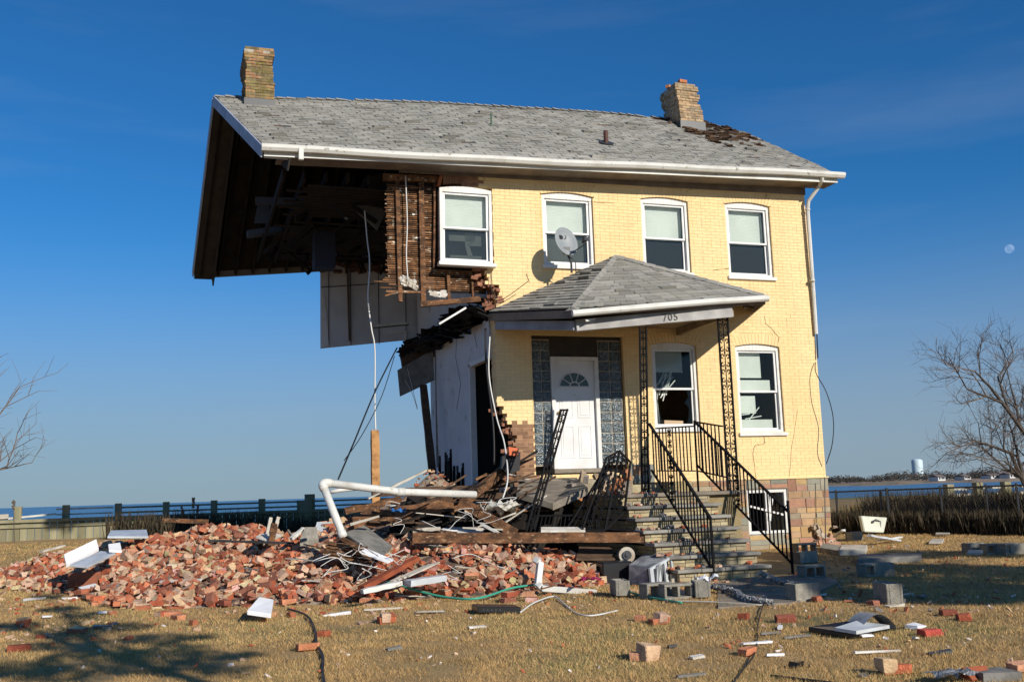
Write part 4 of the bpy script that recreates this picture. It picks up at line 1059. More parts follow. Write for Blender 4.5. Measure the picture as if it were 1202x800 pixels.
# ================================================================== SATELLITE DISH
c = at(665, 283, 17.3); e = empty('satellite_dish', at(671, 318, 17.3)); tag(e, 'round grey satellite dish on a black arm above the porch roof', 'satellite dish')
nrm = Vector((.18, -1, .28)).normalized(); axx = Vector((1, .18, 0)).normalized(); axz = axx.cross(-nrm).normalized()
if axz.z < 0: axz = -axz
tiltm = Matrix.Rotation(R(6), 3, nrm); axx = tiltm @ axx; axz = tiltm @ axz
mb = MB(); nr, na = 6, 28; vs = [c+nrm*-.075]
for i in range(1, nr+1):
    for k in range(na):
        q = i/nr; vs.append(c+axx*(.245*q*math.cos(2*math.pi*k/na))+axz*(.30*q*math.sin(2*math.pi*k/na))-nrm*(.075*(1-q*q)))
fs = [(0, 1+(k+1) % na, 1+k) for k in range(na)]+[(1+(i-1)*na+k, 1+(i-1)*na+(k+1) % na, 1+i*na+(k+1) % na, 1+i*na+k) for i in range(1, nr) for k in range(na)]
k0 = len(vs); vs += [v-nrm*.012 for v in vs]; fs += [tuple(reversed([q+k0 for q in f])) for f in fs]+[(1+(nr-1)*na+k, 1+(nr-1)*na+(k+1) % na, k0+1+(nr-1)*na+(k+1) % na, k0+1+(nr-1)*na+k) for k in range(na)]
mb.add(vs, fs); mb.build('reflector', mat('dish_grey', (.27, .29, .30), .5, (.23, .25, .26), 4), e, smooth=True)
def on_dish(a, b): 
    q = (a/.245)**2+(b/.30)**2; return c+axx*a+axz*b-nrm*(.075*(1-min(1, q))-.006)
mb = MB()
def mark(poly): mb.add([on_dish(a, b) for a, b in poly], [tuple(range(len(poly)))])
mark([(-.10, .075), (-.035, .075), (-.035, .155), (-.10, .155)])
mark([(-.035, .075), (-.012, .095), (-.005, .115), (-.012, .135), (-.035, .155)])
mark([(.035, .072), (.06, .085), (.066, .12), (.06, .155), (.045, .155), (.048, .12), (.02, .09)])
mark([(.0, .085), (.02, .09), (.03, .075), (.01, .072)])
mb.build('dish_logo', M['blackpaint'], e)
mb = MB(); base = at(671, 320, 17.3); back_ = c-nrm*.09-axz*.16
mb.tube([back_, back_-axz*.12+Vector((.02, .02, 0)), base+Vector((0, 0, .18)), base], .022, 8); mb.tube([back_-axz*.1, back_+Vector((.18, 0, -.20)), base+Vector((.12, .08, -.02))], .010, 6)
mb.rbox(back_, (.12, .08, .14), (0, 0, 0)); mb.build('mast', M['darkmetal'], e)
mb = MB(); low = c-axz*.27; ft = c+nrm*.36-axz*.16+axx*.16
mb.tube([low-nrm*.04, low+nrm*.14-axz*.02, ft-axz*.08, ft], .014, 6); mb.build('feed_arm', M['darkmetal'], e)
mb = MB(); mb.tube([ft, ft-nrm*.10], .028, 8); mb.rbox(ft+nrm*.02, (.12, .06, .06), (0, 0, .3)); mb.build('receiver_horn', M['darkmetal'], e)

# ================================================================== RUBBLE HEAP
LOBES = [(.65, 18.9, 2.0, 1.85, .86), (.8, 15.6, 1.5, 1.0, .28), (3.0, 15.3, 1.8, 1.15, .58), (4.8, 14.7, 1.3, .75, .46), (5.2, 18.6, 1.2, 1.5, 1.35), (3.6, 18.0, 1.4, 1.4, .85), (-1.9, 20.0, 1.2, 1.0, .34), (6.2, 15.2, .8, .5, .25)]
def H(x, y):
    h = sum(a*math.exp(-((x-cx)/sx)**2-((y-cy)/sy)**2) for cx, cy, sx, sy, a in LOBES)
    return max(0, h-.06)*(1+.25*mnoise.noise(Vector((x*1.6, y*1.6, 0))))
def hp(px, py, dz=0.0):
    """where the line of sight through a photo pixel meets the ground or the heap"""
    d = ray(px, py).normalized(); t = 4.0
    while t < 80:
        p = O+d*t
        if p.z < g(p.x, p.y)+H(p.x, p.y)+dz: break
        t += .03
    return Vector((p.x, p.y, g(p.x, p.y)+H(p.x, p.y)+dz))
mb = MB(); nx_, ny_ = 84, 76; X0_, Y0_, st = -4.2, 12.2, .15
ok = {}
for j in range(ny_):
    for i in range(nx_):
        x, y = X0_+i*st, Y0_+j*st; ok[i, j] = len(mb.v)
        h = H(x, y); mb.v.append((x, y, g(x, y)+(h-.05 if h > .01 else -.06)+.03*mnoise.noise(Vector((x*5, y*5, 2)))))
for j in range(ny_-1):
    for i in range(nx_-1): mb.f.append((ok[i, j], ok[i+1, j], ok[i+1, j+1], ok[i, j+1])); mb.c.append((1, 1, 1))
tag(mb.build('brick_dust_mound', M['rubble'], smooth=True), 'mound of crushed mortar and brick dust filling the rubble heap left of the steps', 'rubble mound', kind='stuff')

BC = [(.44, .135, .065), (.48, .18, .09), (.36, .10, .052), (.54, .25, .14), (.40, .15, .085), (.27, .09, .055), (.50, .19, .10), (.46, .145, .070), (.55, .30, .18), (.30, .13, .085)]
MC = [(.54, .40, .28), (.62, .47, .34), (.46, .33, .24), (.60, .45, .27)]
def brick_into(mb, c, rot, dim, rnd, col=None, mortar=True):
    col = col or rnd.choice(BC); v_ = rnd.uniform(.75, 1.2); col = tuple(q*v_ for q in col)
    m = Euler(rot).to_matrix(); a, b, d = (q/2 for q in dim); ch_ = .006
    P = []
    for sx_ in (-1, 1):
        for sy_ in (-1, 1):
            for sz_ in (-1, 1): P.append(Vector((sx_*a, sy_*b, sz_*d))+Vector((rnd.uniform(-1, 1), rnd.uniform(-1, 1), rnd.uniform(-1, 1)))*.009)
    P = [P[i] for i in (0, 4, 6, 2, 1, 5, 7, 3)]
    if rnd.random() < .5:       # a broken end
        for i in (1, 2, 5, 6): P[i].x -= rnd.uniform(.0, .07)
    n0 = len(mb.v); mb.add([Vector(c)+m @ p for p in P], MB.HEX, col)
    if mortar:
        mc = rnd.choice(MC)
        for f in range(6):
            if rnd.random() < .22: mb.c[-6+f] = tuple(q*rnd.uniform(.8, 1.1) for q in mc)
PROT = []
rnd = random.Random(101)
for k in range(24):
    mb = MB(); dim = (.205, .10, .064) if k % 3 else (.12, .10, .064)
    brick_into(mb, (0, 0, 0), (0, 0, 0), dim, rnd)
    if k % 4 == 1:
        mb.rbox((0, 0, .042), (dim[0]*.9, .09, .022), (0, 0, 0), rnd.choice(MC), .008)
    if k % 6 == 2: brick_into(mb, (.03, .0, .073), (0, 0, .03), (.19, .10, .064), rnd)
    PROT.append(mb)
cand = []
rnd = random.Random(7)
while len(cand) < 4600:
    x, y = rnd.uniform(-4.2, 8), rnd.uniform(12.3, 22.5); h = H(x, y)
    if h < .02: 
        if rnd.random() > .012: continue
    if h < .12 and rnd.random() < .72-4*h: continue
    if x > 5.6 and y > 15.9: continue
    if x > 2.9 and y > 16.9: continue
    if x > 7.3 and y > 14.2: continue
    z = g(x, y)+h+rnd.uniform(-.045, .05)
    cand.append((x, y, z, h))
def vis(x, y, z):        # seen from the photographer's side of the heap, and how large
    p = Vector((x, y, z))-O; f_ = p.dot(fw); sx_ = 601+F*p.dot(rt)/f_; sy_ = 400-F*p.dot(up)/f_
    for k in range(1, 14):
        q = Vector((x, y, z+.06)).lerp(O, k*.022); 
        if g(q.x, q.y)+H(q.x, q.y) > q.z+.02: return -1
    return 1/p.length if 0 < sx_ < 1202 else -1
sc_ = sorted(range(len(cand)), key=lambda i: -vis(*cand[i][:3])); top = set(sc_[:270])
LB = 'broken red brick lying loose in the big heap left of the steps'
stuff = MB(); n_ = 0; protos = {}
for i, (x, y, z, h) in enumerate(cand):
    rot = (rnd.uniform(-.7, .7), rnd.uniform(-.7, .7), rnd.uniform(0, 6.3)) if h > .05 else (0, 0, rnd.uniform(0, 6.3))
    if rnd.random() < .12: rot = (rot[0]+1.4, rot[1], rot[2])
    if i in top:
        k = n_ % 24; n_ += 1
        if h < .02: z = g(x, y)+.03
        if k not in protos:
            o = PROT[k].build('brick', M['brick'], origin='world'); protos[k] = o
        else: o = protos[k].copy(); C.objects.link(o)
        o.location = (x, y, z); o.rotation_euler = rot; tag(o, LB, 'brick', 'loose bricks in the rubble heap')
    else:
        dim = (.20, .098, .062) if rnd.random() < .34 else (rnd.uniform(.05, .14), rnd.uniform(.06, .1), .064)
        if rnd.random() < .26:      # chunks of mortar and plaster
            s_ = rnd.uniform(.05, .14); stuff.rbox((x, y, z), (s_*1.4, s_, s_*.6), rot, rnd.choice(MC), s_*.12)
        else: brick_into(stuff, (x, y, z), rot, dim, rnd)
for k in range(11000):        # small crumbs of mortar and brick spilling onto the lawn
    x, y = rnd.uniform(-4.5, 9.2), rnd.uniform(11.6, 21); h = H(x, y)
    q = ss(.0, .10, h+.05*(mnoise.noise(Vector((x*.8, y*.8, 9)))+.2))
    if rnd.random() > .12+.9*q or (x > 6 and y > 15.8): continue
    s_ = rnd.uniform(.012, .07)*rnd.random()**.5; stuff.rbox((x, y, g(x, y)+h+s_*.2), (s_*1.5, s_, s_*.6), (rnd.uniform(-.5, .5), rnd.uniform(-.5, .5), rnd.random()*6), rnd.choice(MC+BC[:3]), s_*.15)
tag(stuff.build('brick_rubble', M['brick']), 'countless smaller brick and mortar pieces that make up the rubble heap', 'rubble', kind='stuff')

# ================================================================== DEBRIS HELPERS
def thing1(mb, name, m, label, cat, group=None, bevel=0, smooth=False):
    return tag(mb.build(name, m, bevel=bevel, smooth=smooth), label, cat, group)
def plank(p0, p1, w_, h_, m, name, label, cat='plank', group=None, jit=.006, seg=6, upv=(0, 0, 1), col=None):
    mb = MB(); mb.beam(p0, p1, w_, h_, col, upv, jit, seg); return thing1(mb, name, m, label, cat, group)
def tubething(P, r_, m, name, label, cat, group=None, n=8):
    mb = MB(); mb.tube(P, r_, n); return thing1(mb, name, m, label, cat, group, smooth=True)
def curve(pts, n=8):
    P = [Vector(p) for p in pts]; Q = []
    for i in range(len(P)-1):
        p0, p1, p2, p3 = P[max(i-1, 0)], P[i], P[i+1], P[min(i+2, len(P)-1)]
        for k in range(n):
            t = k/n; Q.append(.5*((2*p1)+(p2-p0)*t+(2*p0-5*p1+4*p2-p3)*t*t+(3*p1-p0-3*p2+p3)*t**3))
    Q.append(P[-1]); return Q

# big timbers
plank(at(484, 631, 14.7), at(775, 630, 14.5), .12, .15, M['timber'], 'timber_beam', 'long level dark brown beam lying in front of the porch void and steps', 'timber')
plank(at(412, 616, 15.6), at(531, 590, 15.9), .14, .22, M['timber'], 'timber_beam', 'thick rough brown joist sloping up right, just below the white pipe', 'timber', jit=.02, seg=10)
plank(at(528, 603, 16.3), at(592, 550, 16.9), .10, .16, M['timber'], 'timber_beam', 'short brown joist rising to the broken wall above the white pipe', 'timber', jit=.012)
plank(at(540, 588, 15.3), at(606, 626, 15.0), .10, .15, M['timber'], 'timber_beam', 'brown joist sloping down right from the pipe end to the long beam', 'timber')
plank(at(424, 690, 13.3), at(489, 655, 13.9), .12, .06, mat('red_stained_wood', (.30, .075, .03), .7, (.20, .05, .025), 5, bump=.3), 'red_plank', 'red stained plank sloping up right on the front of the brick heap', 'plank')
plank(at(440, 505, 18.5), at(441, 598, 18.5), .14, .12, M['pine'], 'pine_post', 'upright orange pine post standing behind the bent white pipe', 'post', upv=(0, 1, 0))
plank(at(432, 585, 17.2), at(500, 552, 17.6), .06, .03, M['paleboard'], 'pale_strip', 'long pale strip slanting up right just above the pine post foot', 'plank')
plank(at(404, 600, 16.4), at(470, 586, 16.6), .10, .10, M['timber'], 'timber_beam', 'ragged brown beam stub lying left across the pine post', 'timber', jit=.02)
plank(at(437, 578, 17.4), at(560, 574, 17.4), .10, .14, M['oldwood'], 'timber_beam', 'dark level joist behind the white pipe under the torn wall', 'timber')
plank(at(470, 592, 16.9), at(600, 580, 16.9), .10, .10, M['oldwood'], 'timber_beam', 'dark thin joist ending at the broken brick corner', 'timber')
plank(at(383, 655, 15.2), at(442, 600, 16.2), .16, .20, M['timber'], 'timber_beam', 'short splintered log-like beam left of the pipe leg in the heap', 'timber', jit=.025)
for k in range(5):
    plank(at(382+k*1.5, 636+k*4, 14.6), at(430+k*2, 643+k*4, 14.4), .25, .03, M['lath'], 'stacked_board', 'one of five thin brown boards stacked flat below the pipe leg', 'plank', 'thin boards stacked below the pipe leg')
plank(at(402, 632, 14.3), at(452, 655, 14.0), .05, .05, M['timber'], 'wood_strip', 'brown strip along the edge of the grey shingled panel', 'plank')
mb = MB(); mb.prism([at(405, 625, 15.0), at(428, 616, 15.6), at(460, 640, 14.9), at(446, 654, 14.3)], (0, 0, -.03)); thing1(mb, 'roof_panel', M['greywood'], 'grey green shingled panel lying tilted beside the foot of the pipe', 'panel')
mb = MB(); mb.prism([at(422, 647, 13.9), at(430, 643, 14.1), at(462, 656, 13.9), at(455, 659, 13.7)], (0, 0, -.02)); thing1(mb, 'white_board', M['foam'], 'narrow white board lying under the grey shingled panel', 'board')
mb = MB(); a, b, c_, d_ = at(514, 633, 15.2), at(570, 632, 15.2), at(566, 617, 15.8), at(520, 619, 15.8); mb.prism([a, b, c_, d_], (0, 0, -.03))
for k in (.2, .45, .7): mb.beam(a.lerp(d_, k)+Vector((0, 0, .006)), b.lerp(c_, k)+Vector((0, 0, .006)), .02, .012)
thing1(mb, 'siding_panel', M['white'], 'white clapboard siding panel lying above the left end of the long beam', 'panel')
plank(at(484, 622, 15.2), at(516, 620, 15.2), .1, .05, M['paleboard'], 'pale_board', 'pale board end sticking out left of the white siding panel', 'board')
plank(at(564, 614, 15.1), at(592, 629, 14.9), .05, .04, M['pvc'], 'white_strip', 'thin white strip sloping beside the brown joist', 'trim')
plank(at(425, 694, 13.0), at(470, 684, 13.2), .09, .06, M['gutter'], 'white_gutter_piece', 'white gutter piece at the foot of the red stained plank', 'gutter piece')
plank(at(478, 684, 13.3), at(520, 678, 13.5), .18, .08, M['steelpale'], 'metal_duct_piece', 'pale grey duct piece lying right of the white gutter piece', 'duct')
for k in range(4): plank(at(460+k*6, 682-k*2, 13.4), at(500+k*5, 664-k*1.5, 13.9), .06, .02, M['paleboard'], 'pale_lath', 'one of four pale strips fanned out right of the red plank', 'strip', 'pale strips fanned beside the red plank')
plank(at(618, 612, 15.2), at(636, 560, 15.6), .02, .02, M['iron'], 'iron_bar', 'thin black iron bar leaning left of the fallen post', 'bar', upv=(0, 1, 0))
mb = MB(); mb.prism([at(635, 622, 14.75), at(687, 622, 14.75), at(687, 618, 14.95), at(635, 618, 14.95)], (0, 0, -.05)); thing1(mb, 'chipped_board', M['plaster_pc'], 'chipped white board resting on the long beam in front of the void', 'board')
mb = MB(); mb.prism([at(676, 655, 14.6), at(722, 655, 14.6), at(720, 642, 15.2), at(680, 641, 15.2)], (0, 0, -.03)); thing1(mb, 'brown_sheet', M['oldwood'], 'flat brown sheet lying under the long beam near the steps', 'board')
# bent white pipe
P = [at(403, 630, 14.5), at(402, 627, 14.5), at(381, 574, 14.7), at(379, 569, 14.72), at(382, 566.5, 14.74), at(388, 567, 14.76), at(470, 577, 15.0), at(558, 580, 15.3)]
mb = MB(); mb.tube([P[0], P[1], P[2]], .056, 14); mb.tube(curve(P[2:6], 4), .066, 14); mb.tube(P[5:], .056, 14); mb.tube([P[0], P[0].lerp(P[2], .12)], .066, 14); mb.tube([P[6].lerp(P[7], -.05), P[6].lerp(P[7], .05)], .064, 14); thing1(mb, 'white_pipe', M['pvc'], 'thick bent white drain pipe sticking up over the wreckage', 'pipe', smooth=True)
tubething([at(388, 577, 15.3), at(400, 575, 15.3), at(418, 573, 15.4)], .03, M['pvc'], 'thin_white_pipe', 'short thin white pipe just under the bend of the big pipe', 'pipe')
# white downspout with two elbows
mb = MB()
Q = [at(628, 657, 13.6), at(634, 660, 13.5), at(631, 686, 13.4), at(636, 690, 13.3), at(700, 695, 13.1)]
for a, b in zip(Q, Q[1:]): mb.beam(a, b, .08, .095, upv=(0, 1, 0))
thing1(mb, 'fallen_downspout', M['gutter'], 'bent white downspout lying at the front of the heap, left of the steps', 'downspout', bevel=.006)
# fallen iron post and railings
e = empty('fallen_iron_post', at(622, 622, 15.0)); tag(e, 'narrow black ornamental iron post leaning left in front of the door', 'iron post')
iron_post(at(662, 481, 15.3), at(622, 622, 15.0), .13, (.98, 0, .25), e, 'post_frame')
mb = MB(); a = at(657, 481, 15.3); b_ = at(667, 481, 15.3); mb.beam(a, b_, .03, .03); mb.build('top_cap', M['iron'], e)
def panel_grid(e, q0, q1, q2, q3, n, kinds, r_=.012):   # corner points: top left, top right, bottom right, bottom left
    mb = MB()
    for a, b in ((q0, q1), (q1, q2), (q2, q3), (q3, q0)): mb.beam(a, b, .03, .03, upv=(0, 1, 0))
    mb.build('frame', M['iron'], e)
    for i in range(1, n):
        a, b = q0.lerp(q1, i/n), q3.lerp(q2, i/n); ax = (q1-q0).normalized()
        if i in kinds: mb = MB(); scroll_col(mb, b, a, (q1-q0).length/n*1.1, ax, .011, .2); mb.build('scroll_baluster', M['iron'], e)
        else: mb = MB(); mb.beam(b, a, .016, .016, upv=(0, 1, 0)); mb.build('baluster', M['iron'], e)
e = empty('fallen_railing', at(700, 622, 14.9)); tag(e, 'fallen scrollwork railing with a peaked top leaning on the left side of the steps', 'railing')
panel_grid(e, at(712, 537, 15.0), at(727, 529, 15.1), at(710, 622, 14.8), at(683, 622, 14.8), 3, (1, 2)); panel_grid(e, at(727, 529, 15.1), at(740, 542, 15.15), at(733, 600, 15.0), at(711, 621, 14.85), 3, (1, 2))
e = empty('fallen_railing', at(650, 624, 15.2)); tag(e, 'low fallen black railing with plain bars in the void behind the long beam', 'railing')
panel_grid(e, at(628, 605, 15.3), at(700, 604, 15.0), at(700, 626, 15.0), at(622, 626, 15.3), 16, ())
e = empty('fallen_railing', at(670, 620, 15.1)); tag(e, 'twisted black scroll railing lying between the leaning post and the peaked railing', 'railing')
panel_grid(e, at(706, 556, 15.2), at(714, 545, 15.2), at(688, 618, 14.9), at(664, 622, 15.0), 3, (1, 2))

# grey appliance, fan motor, black tub
e = empty('grey_appliance', gp(765, 690)); tag(e, 'dented grey metal air conditioner with white slotted side lying in front of the steps', 'air conditioner')
T = [at(738, 662, 14.0), at(772, 664, 13.5), at(786, 648, 14.1), at(757, 649, 14.6)]
dn_ = Vector((-.03, 0, -.42))
mb = MB(); mb.prism(T, dn_); mb.build('case', M['grey_metal'], e, bevel=.012)
mb = MB(); a, b_ = at(762, 666, 13.45), at(790, 651, 13.95); a.z -= .01
D = b_-a; dz_ = Vector((.03, 0, -.36))
def sp(u, v): return a+D*u+dz_*v+Vector((0, -.02, 0))
for q in ((0, 1, 0, .1), (0, 1, .88, 1), (0, .13, .1, .88), (.30, .40, .1, .88), (.58, .68, .1, .88), (.86, 1, .1, .88)):
    mb.prism([sp(q[0], q[2]), sp(q[1], q[2]), sp(q[1], q[3]), sp(q[0], q[3])], (-.015, .03, 0))
mb.build('slotted_grille', M['steelpale'], e)
mb = MB(); mb.prism([sp(.05, .05)+Vector((-.02, .04, 0)), sp(.95, .05)+Vector((-.02, .04, 0)), sp(.95, .95)+Vector((-.02, .04, 0)), sp(.05, .95)+Vector((-.02, .04, 0))], (-.015, .03, 0)); mb.build('dark_inside', M['black'], e)
e = empty('fan_motor', at(736, 658, 14.6)); tag(e, 'round cream fan motor housing just left of the grey air conditioner', 'motor')
mb = MB(); c_ = at(736, 651, 14.5); dd = Vector((-.3, -1, .1)).normalized(); mb.tube([c_, c_-dd*.25], .125, 20); mb.tube([c_-dd*.25, c_-dd*.45], .10, 20); mb.build('housing', mat('cream_metal', (.50, .45, .36), .5, (.38, .30, .22), 6), e, smooth=False)
mb = MB(); mb.tube([c_+dd*.03, c_], .07, 16); mb.tube([c_+dd*.05, c_], .03, 12); mb.build('hub', M['darkmetal'], e)
mb = MB(); a = at(707, 660, 14.2); mb.box(a.x, a.x+.5, a.y, a.y+.4, a.z-.36, a.z); thing1(mb, 'black_crate', M['black'], 'black box in shade between the fan motor and the bent downspout', 'box', bevel=.02)
# cloths
def rag(c0, size, m, name, label, seed, cat='cloth', zs=.6):
    rnd = random.Random(seed); mb = MB(); n = 9; V = []
    for j in range(n):
        for i in range(n):
            u, v = i/(n-1)-.5, j/(n-1)-.5
            V.append(Vector(c0)+Vector((u*size*1.6, v*size+.2*size*math.sin(u*9+seed), size*zs*(.5+.5*mnoise.noise(Vector((u*4+seed, v*4, seed))))+size*.08*math.sin(u*9+v*6))))
    f = [(j*n+i, j*n+i+1, (j+1)*n+i+1, (j+1)*n+i) for j in range(n-1) for i in range(n-1)]
    mb.add(V, f); return thing1(mb, name, m, label, cat, smooth=True)
rag(hp(683, 684, .12)+Vector((0, -.3, .02)), .20, M['pink'], 'magenta_cloth', 'crumpled magenta cloth in the heap right of the bent downspout', 3)
rag(at(585, 612, 15.3), .34, M['cloth'], 'white_rag', 'dirty white rag hanging below the broken brick corner', 5, zs=1.2)
rag(at(598, 602, 15.5), .22, M['cloth'], 'pale_rag', 'small pale rag right of the dirty white rag', 6, zs=1.2)
rag(at(468, 606, 15.2), .13, M['blue'], 'blue_cloth', 'scrap of blue cloth caught under the white pipe', 7, zs=1.4)
mb = MB(); mb.prism([at(590, 535, 16.6), at(611, 530, 16.6), at(610, 552, 16.6), at(597, 556, 16.6), at(589, 550, 16.6)], (0, .1, 0)); thing1(mb, 'dark_jacket', M['wire_b'], 'dark jacket shape hanging at the broken brick corner beside the door', 'jacket')
mb = MB(); mb.prism([at(597, 524, 16.5), at(609, 526, 16.5), at(608, 535, 16.5), at(598, 534, 16.5)], (0, .08, 0)); thing1(mb, 'orange_box', mat('orange_red', (.6, .14, .05), .6), 'small orange red item caught above the dark jacket', 'box')
# loose stick debris
rnd = random.Random(202); n_ = 0
for k in range(95):
    px, py = rnd.uniform(398, 604), rnd.uniform(545, 622)
    if py < 612-(px-398)*.33: continue
    Y = 15.0+(622-py)*.036+rnd.uniform(-.2, .3); p = at(px, py, Y); L = rnd.uniform(.25, 1.1); an = rnd.uniform(-.5, .75); yw = rnd.uniform(-.6, .6)
    q = p+Vector((L*math.cos(an), L*yw*.5, L*math.sin(an)*.6))
    mm = rnd.choice([M['lath'], M['oldwood'], M['oldwood'], M['timber'], M['deck'], M['deck'], M['paleboard']])
    plank(p, q, rnd.uniform(.02, .075), rnd.uniform(.012, .04), mm, 'splintered_stick', 'one of the many splintered sticks jumbled under the torn wall', 'stick', 'splintered sticks under the torn wall', jit=.005, seg=3)
for k in range(44):
    px, py = (rnd.uniform(375, 640), rnd.uniform(645, 700)) if k < 26 else (rnd.uniform(150, 640), rnd.uniform(625, 700)); p = hp(px, py, .05); L = rnd.uniform(.2, .8); an = rnd.uniform(0, 3.1)
    plank(p, p+Vector((L*math.cos(an), L*math.sin(an)*.6, rnd.uniform(-.02, .16))), rnd.uniform(.02, .07), .015, rnd.choice([M['lath'], M['paleboard'], M['greywood'], M['timber']]), 'loose_lath', 'one of the loose strips scattered over the front of the brick heap', 'strip', 'loose strips on the brick heap', jit=.004, seg=3)
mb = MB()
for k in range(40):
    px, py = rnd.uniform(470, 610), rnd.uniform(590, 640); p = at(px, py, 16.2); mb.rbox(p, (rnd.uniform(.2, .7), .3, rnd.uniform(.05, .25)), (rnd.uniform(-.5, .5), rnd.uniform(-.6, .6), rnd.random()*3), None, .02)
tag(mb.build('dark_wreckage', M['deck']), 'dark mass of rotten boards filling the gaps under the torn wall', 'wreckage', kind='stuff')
mb = MB(); rq = random.Random(88)
for k in range(230):      # crumbs of brick and mortar lying on the treads and the pad
    st_ = rq.randrange(0, NS); y = SY+st_*RUN+rq.uniform(.02, RUN-.02); x = SX0+(SX1-SX0)*rq.random()**2.2; z = SZ0+(st_+1)*RISE+(0.0 if st_ < NS-1 else -.0)
    if k % 3 == 0: x, y = rq.uniform(6.3, 8.9), rq.uniform(13.0, 13.6); z = g(x, y)
    s_ = rq.uniform(.015, .075)*rq.random()**.4; mb.rbox((x, y, z+s_*.3), (s_*1.6, s_, s_*.6), (rq.uniform(-.3, .3), rq.uniform(-.3, .3), rq.random()*6), rq.choice(MC+BC[:4]+[(.3, .3, .28)]*3), s_*.15)
tag(mb.build('step_debris', M['brick']), 'crumbs of brick and mortar lying on the porch steps', 'rubble', kind='stuff')
# tangled wires
rnd = random.Random(303)
for k in range(24):
    px, py = rnd.choice([(450, 660), (470, 600), (430, 645), (520, 600), (575, 600), (360, 650), (400, 655), (545, 655), (480, 615)]); px += rnd.uniform(-25, 25); py += rnd.uniform(-12, 12)
    Y = 13.9 if py > 640 else 15.0; p = at(px, py, Y); P = [p]
    for i in range(5): p = p+Vector((rnd.uniform(-.25, .35), rnd.uniform(-.1, .1), rnd.uniform(-.15, .13))); P.append(p)
    dark = rnd.random() < .35; tubething(curve(P, 5), rnd.uniform(.003, .006), M['wire_b'] if dark else M['wire_w'], 'tangled_wire', 'loose black wire tangled in the wreckage' if dark else 'loose white wire tangled in the wreckage', 'wire', 'black wires in the wreckage' if dark else 'white wires in the wreckage', n=5)
tubething(curve([at(428, 247, 19), at(431, 280, 19), at(434, 310, 18.9), at(432, 350, 18.9), at(436, 385, 18.8), at(440, 410, 18.8), at(440, 470, 18.8), at(441, 505, 18.7)], 6), .014, M['wire_w'], 'hanging_cable', 'long white cable hanging from the open attic down to the pine post', 'cable', n=6)
tubething(curve([at(476, 206, 18.0), at(478, 260, 18.0), at(477, 300, 18.0), at(479, 330, 18.0)], 6), .012, M['wire_w'], 'hanging_cable', 'white cable running down between the two studs of the lath wall', 'cable', n=6)
tubething(curve([at(466, 408, 19.5), at(440, 460, 18.6), at(415, 520, 17.5), at(397, 562, 16.5)], 5), .014, M['wire_b'], 'guy_wire', 'thick black cable slanting from the floor edge down left to the pipe bend', 'cable', n=6)
tubething(curve([at(463, 418, 19.5), at(448, 465, 18.6), at(425, 510, 17.6), at(404, 540, 16.8)], 5), .008, M['wire_b'], 'guy_wire', 'thin black cable slanting just right of the thick one', 'cable', n=5)
tubething(curve([at(575, 395, 17.8), at(574, 440, 17.7), at(583, 490, 17.4), at(592, 520, 17.0), at(596, 560, 16.2), at(590, 585, 15.8)], 6), .014, M['wire_w'], 'hanging_cable', 'pale cable hanging down the torn left edge of the yellow wall', 'cable', n=6)
tubething(curve([at(570, 385, 17.9), at(571, 430, 17.85), at(579, 500, 17.8), at(580, 545, 17.6)], 5), .02, M['wire_b'], 'hanging_cable', 'thick black pipe-like cable along the torn edge by the doorway', 'cable', n=6)
tubething(curve([at(478, 432, 22.5), at(484, 455, 22.3), at(490, 480, 22.3), at(484, 462, 22.2), at(475, 445, 22.5)], 5), .006, M['wire_w'], 'hanging_cable', 'thin white wire dangling below the grey hanging board', 'cable', n=5)
tubething(curve([at(957, 425, 17.92), at(958, 438, 17.8), at(970, 460, 17.6), at(978, 490, 17.6), at(977, 520, 17.6), at(970, 544, 17.85)], 6), .010, M['wire_b'], 'hanging_cable', 'black cable looping out from the right corner of the house', 'cable', n=6)
tubething([at(957, 345, 17.9), at(960, 420, 17.9)], .014, M['darkmetal'], 'conduit', 'thin grey conduit on the right house corner below the downspout', 'conduit')
tubething(curve([at(576, 322, 17.9), at(578, 345, 17.85), at(588, 352, 17.8), at(620, 330, 17.6)], 5), .007, M['wire_b'], 'roof_cable', 'thin black cable looping from the first window down to the dish', 'cable', n=5)
tubething([at(968, 560, 17.7), at(969, 640, 17.7)], .010, M['darkmetal'], 'conduit', 'thin dark rod down the stone corner of the house', 'conduit')
# green hose pieces
tubething(curve([hp(445, 690, .1), hp(460, 683, .14), hp(480, 690, .12), hp(520, 700, .06), hp(560, 702, .05), hp(600, 690, .10), hp(630, 686, .1)], 5), .016, M['hose'], 'garden_hose', 'green garden hose winding along the front of the brick heap', 'hose', n=7)
tubething(curve([gp(738, 694, .05), gp(760, 700, .04), gp(800, 707, .03)], 5), .014, M['hose'], 'garden_hose', 'short green hose in front of the concrete block left of the steps', 'hose', n=7)
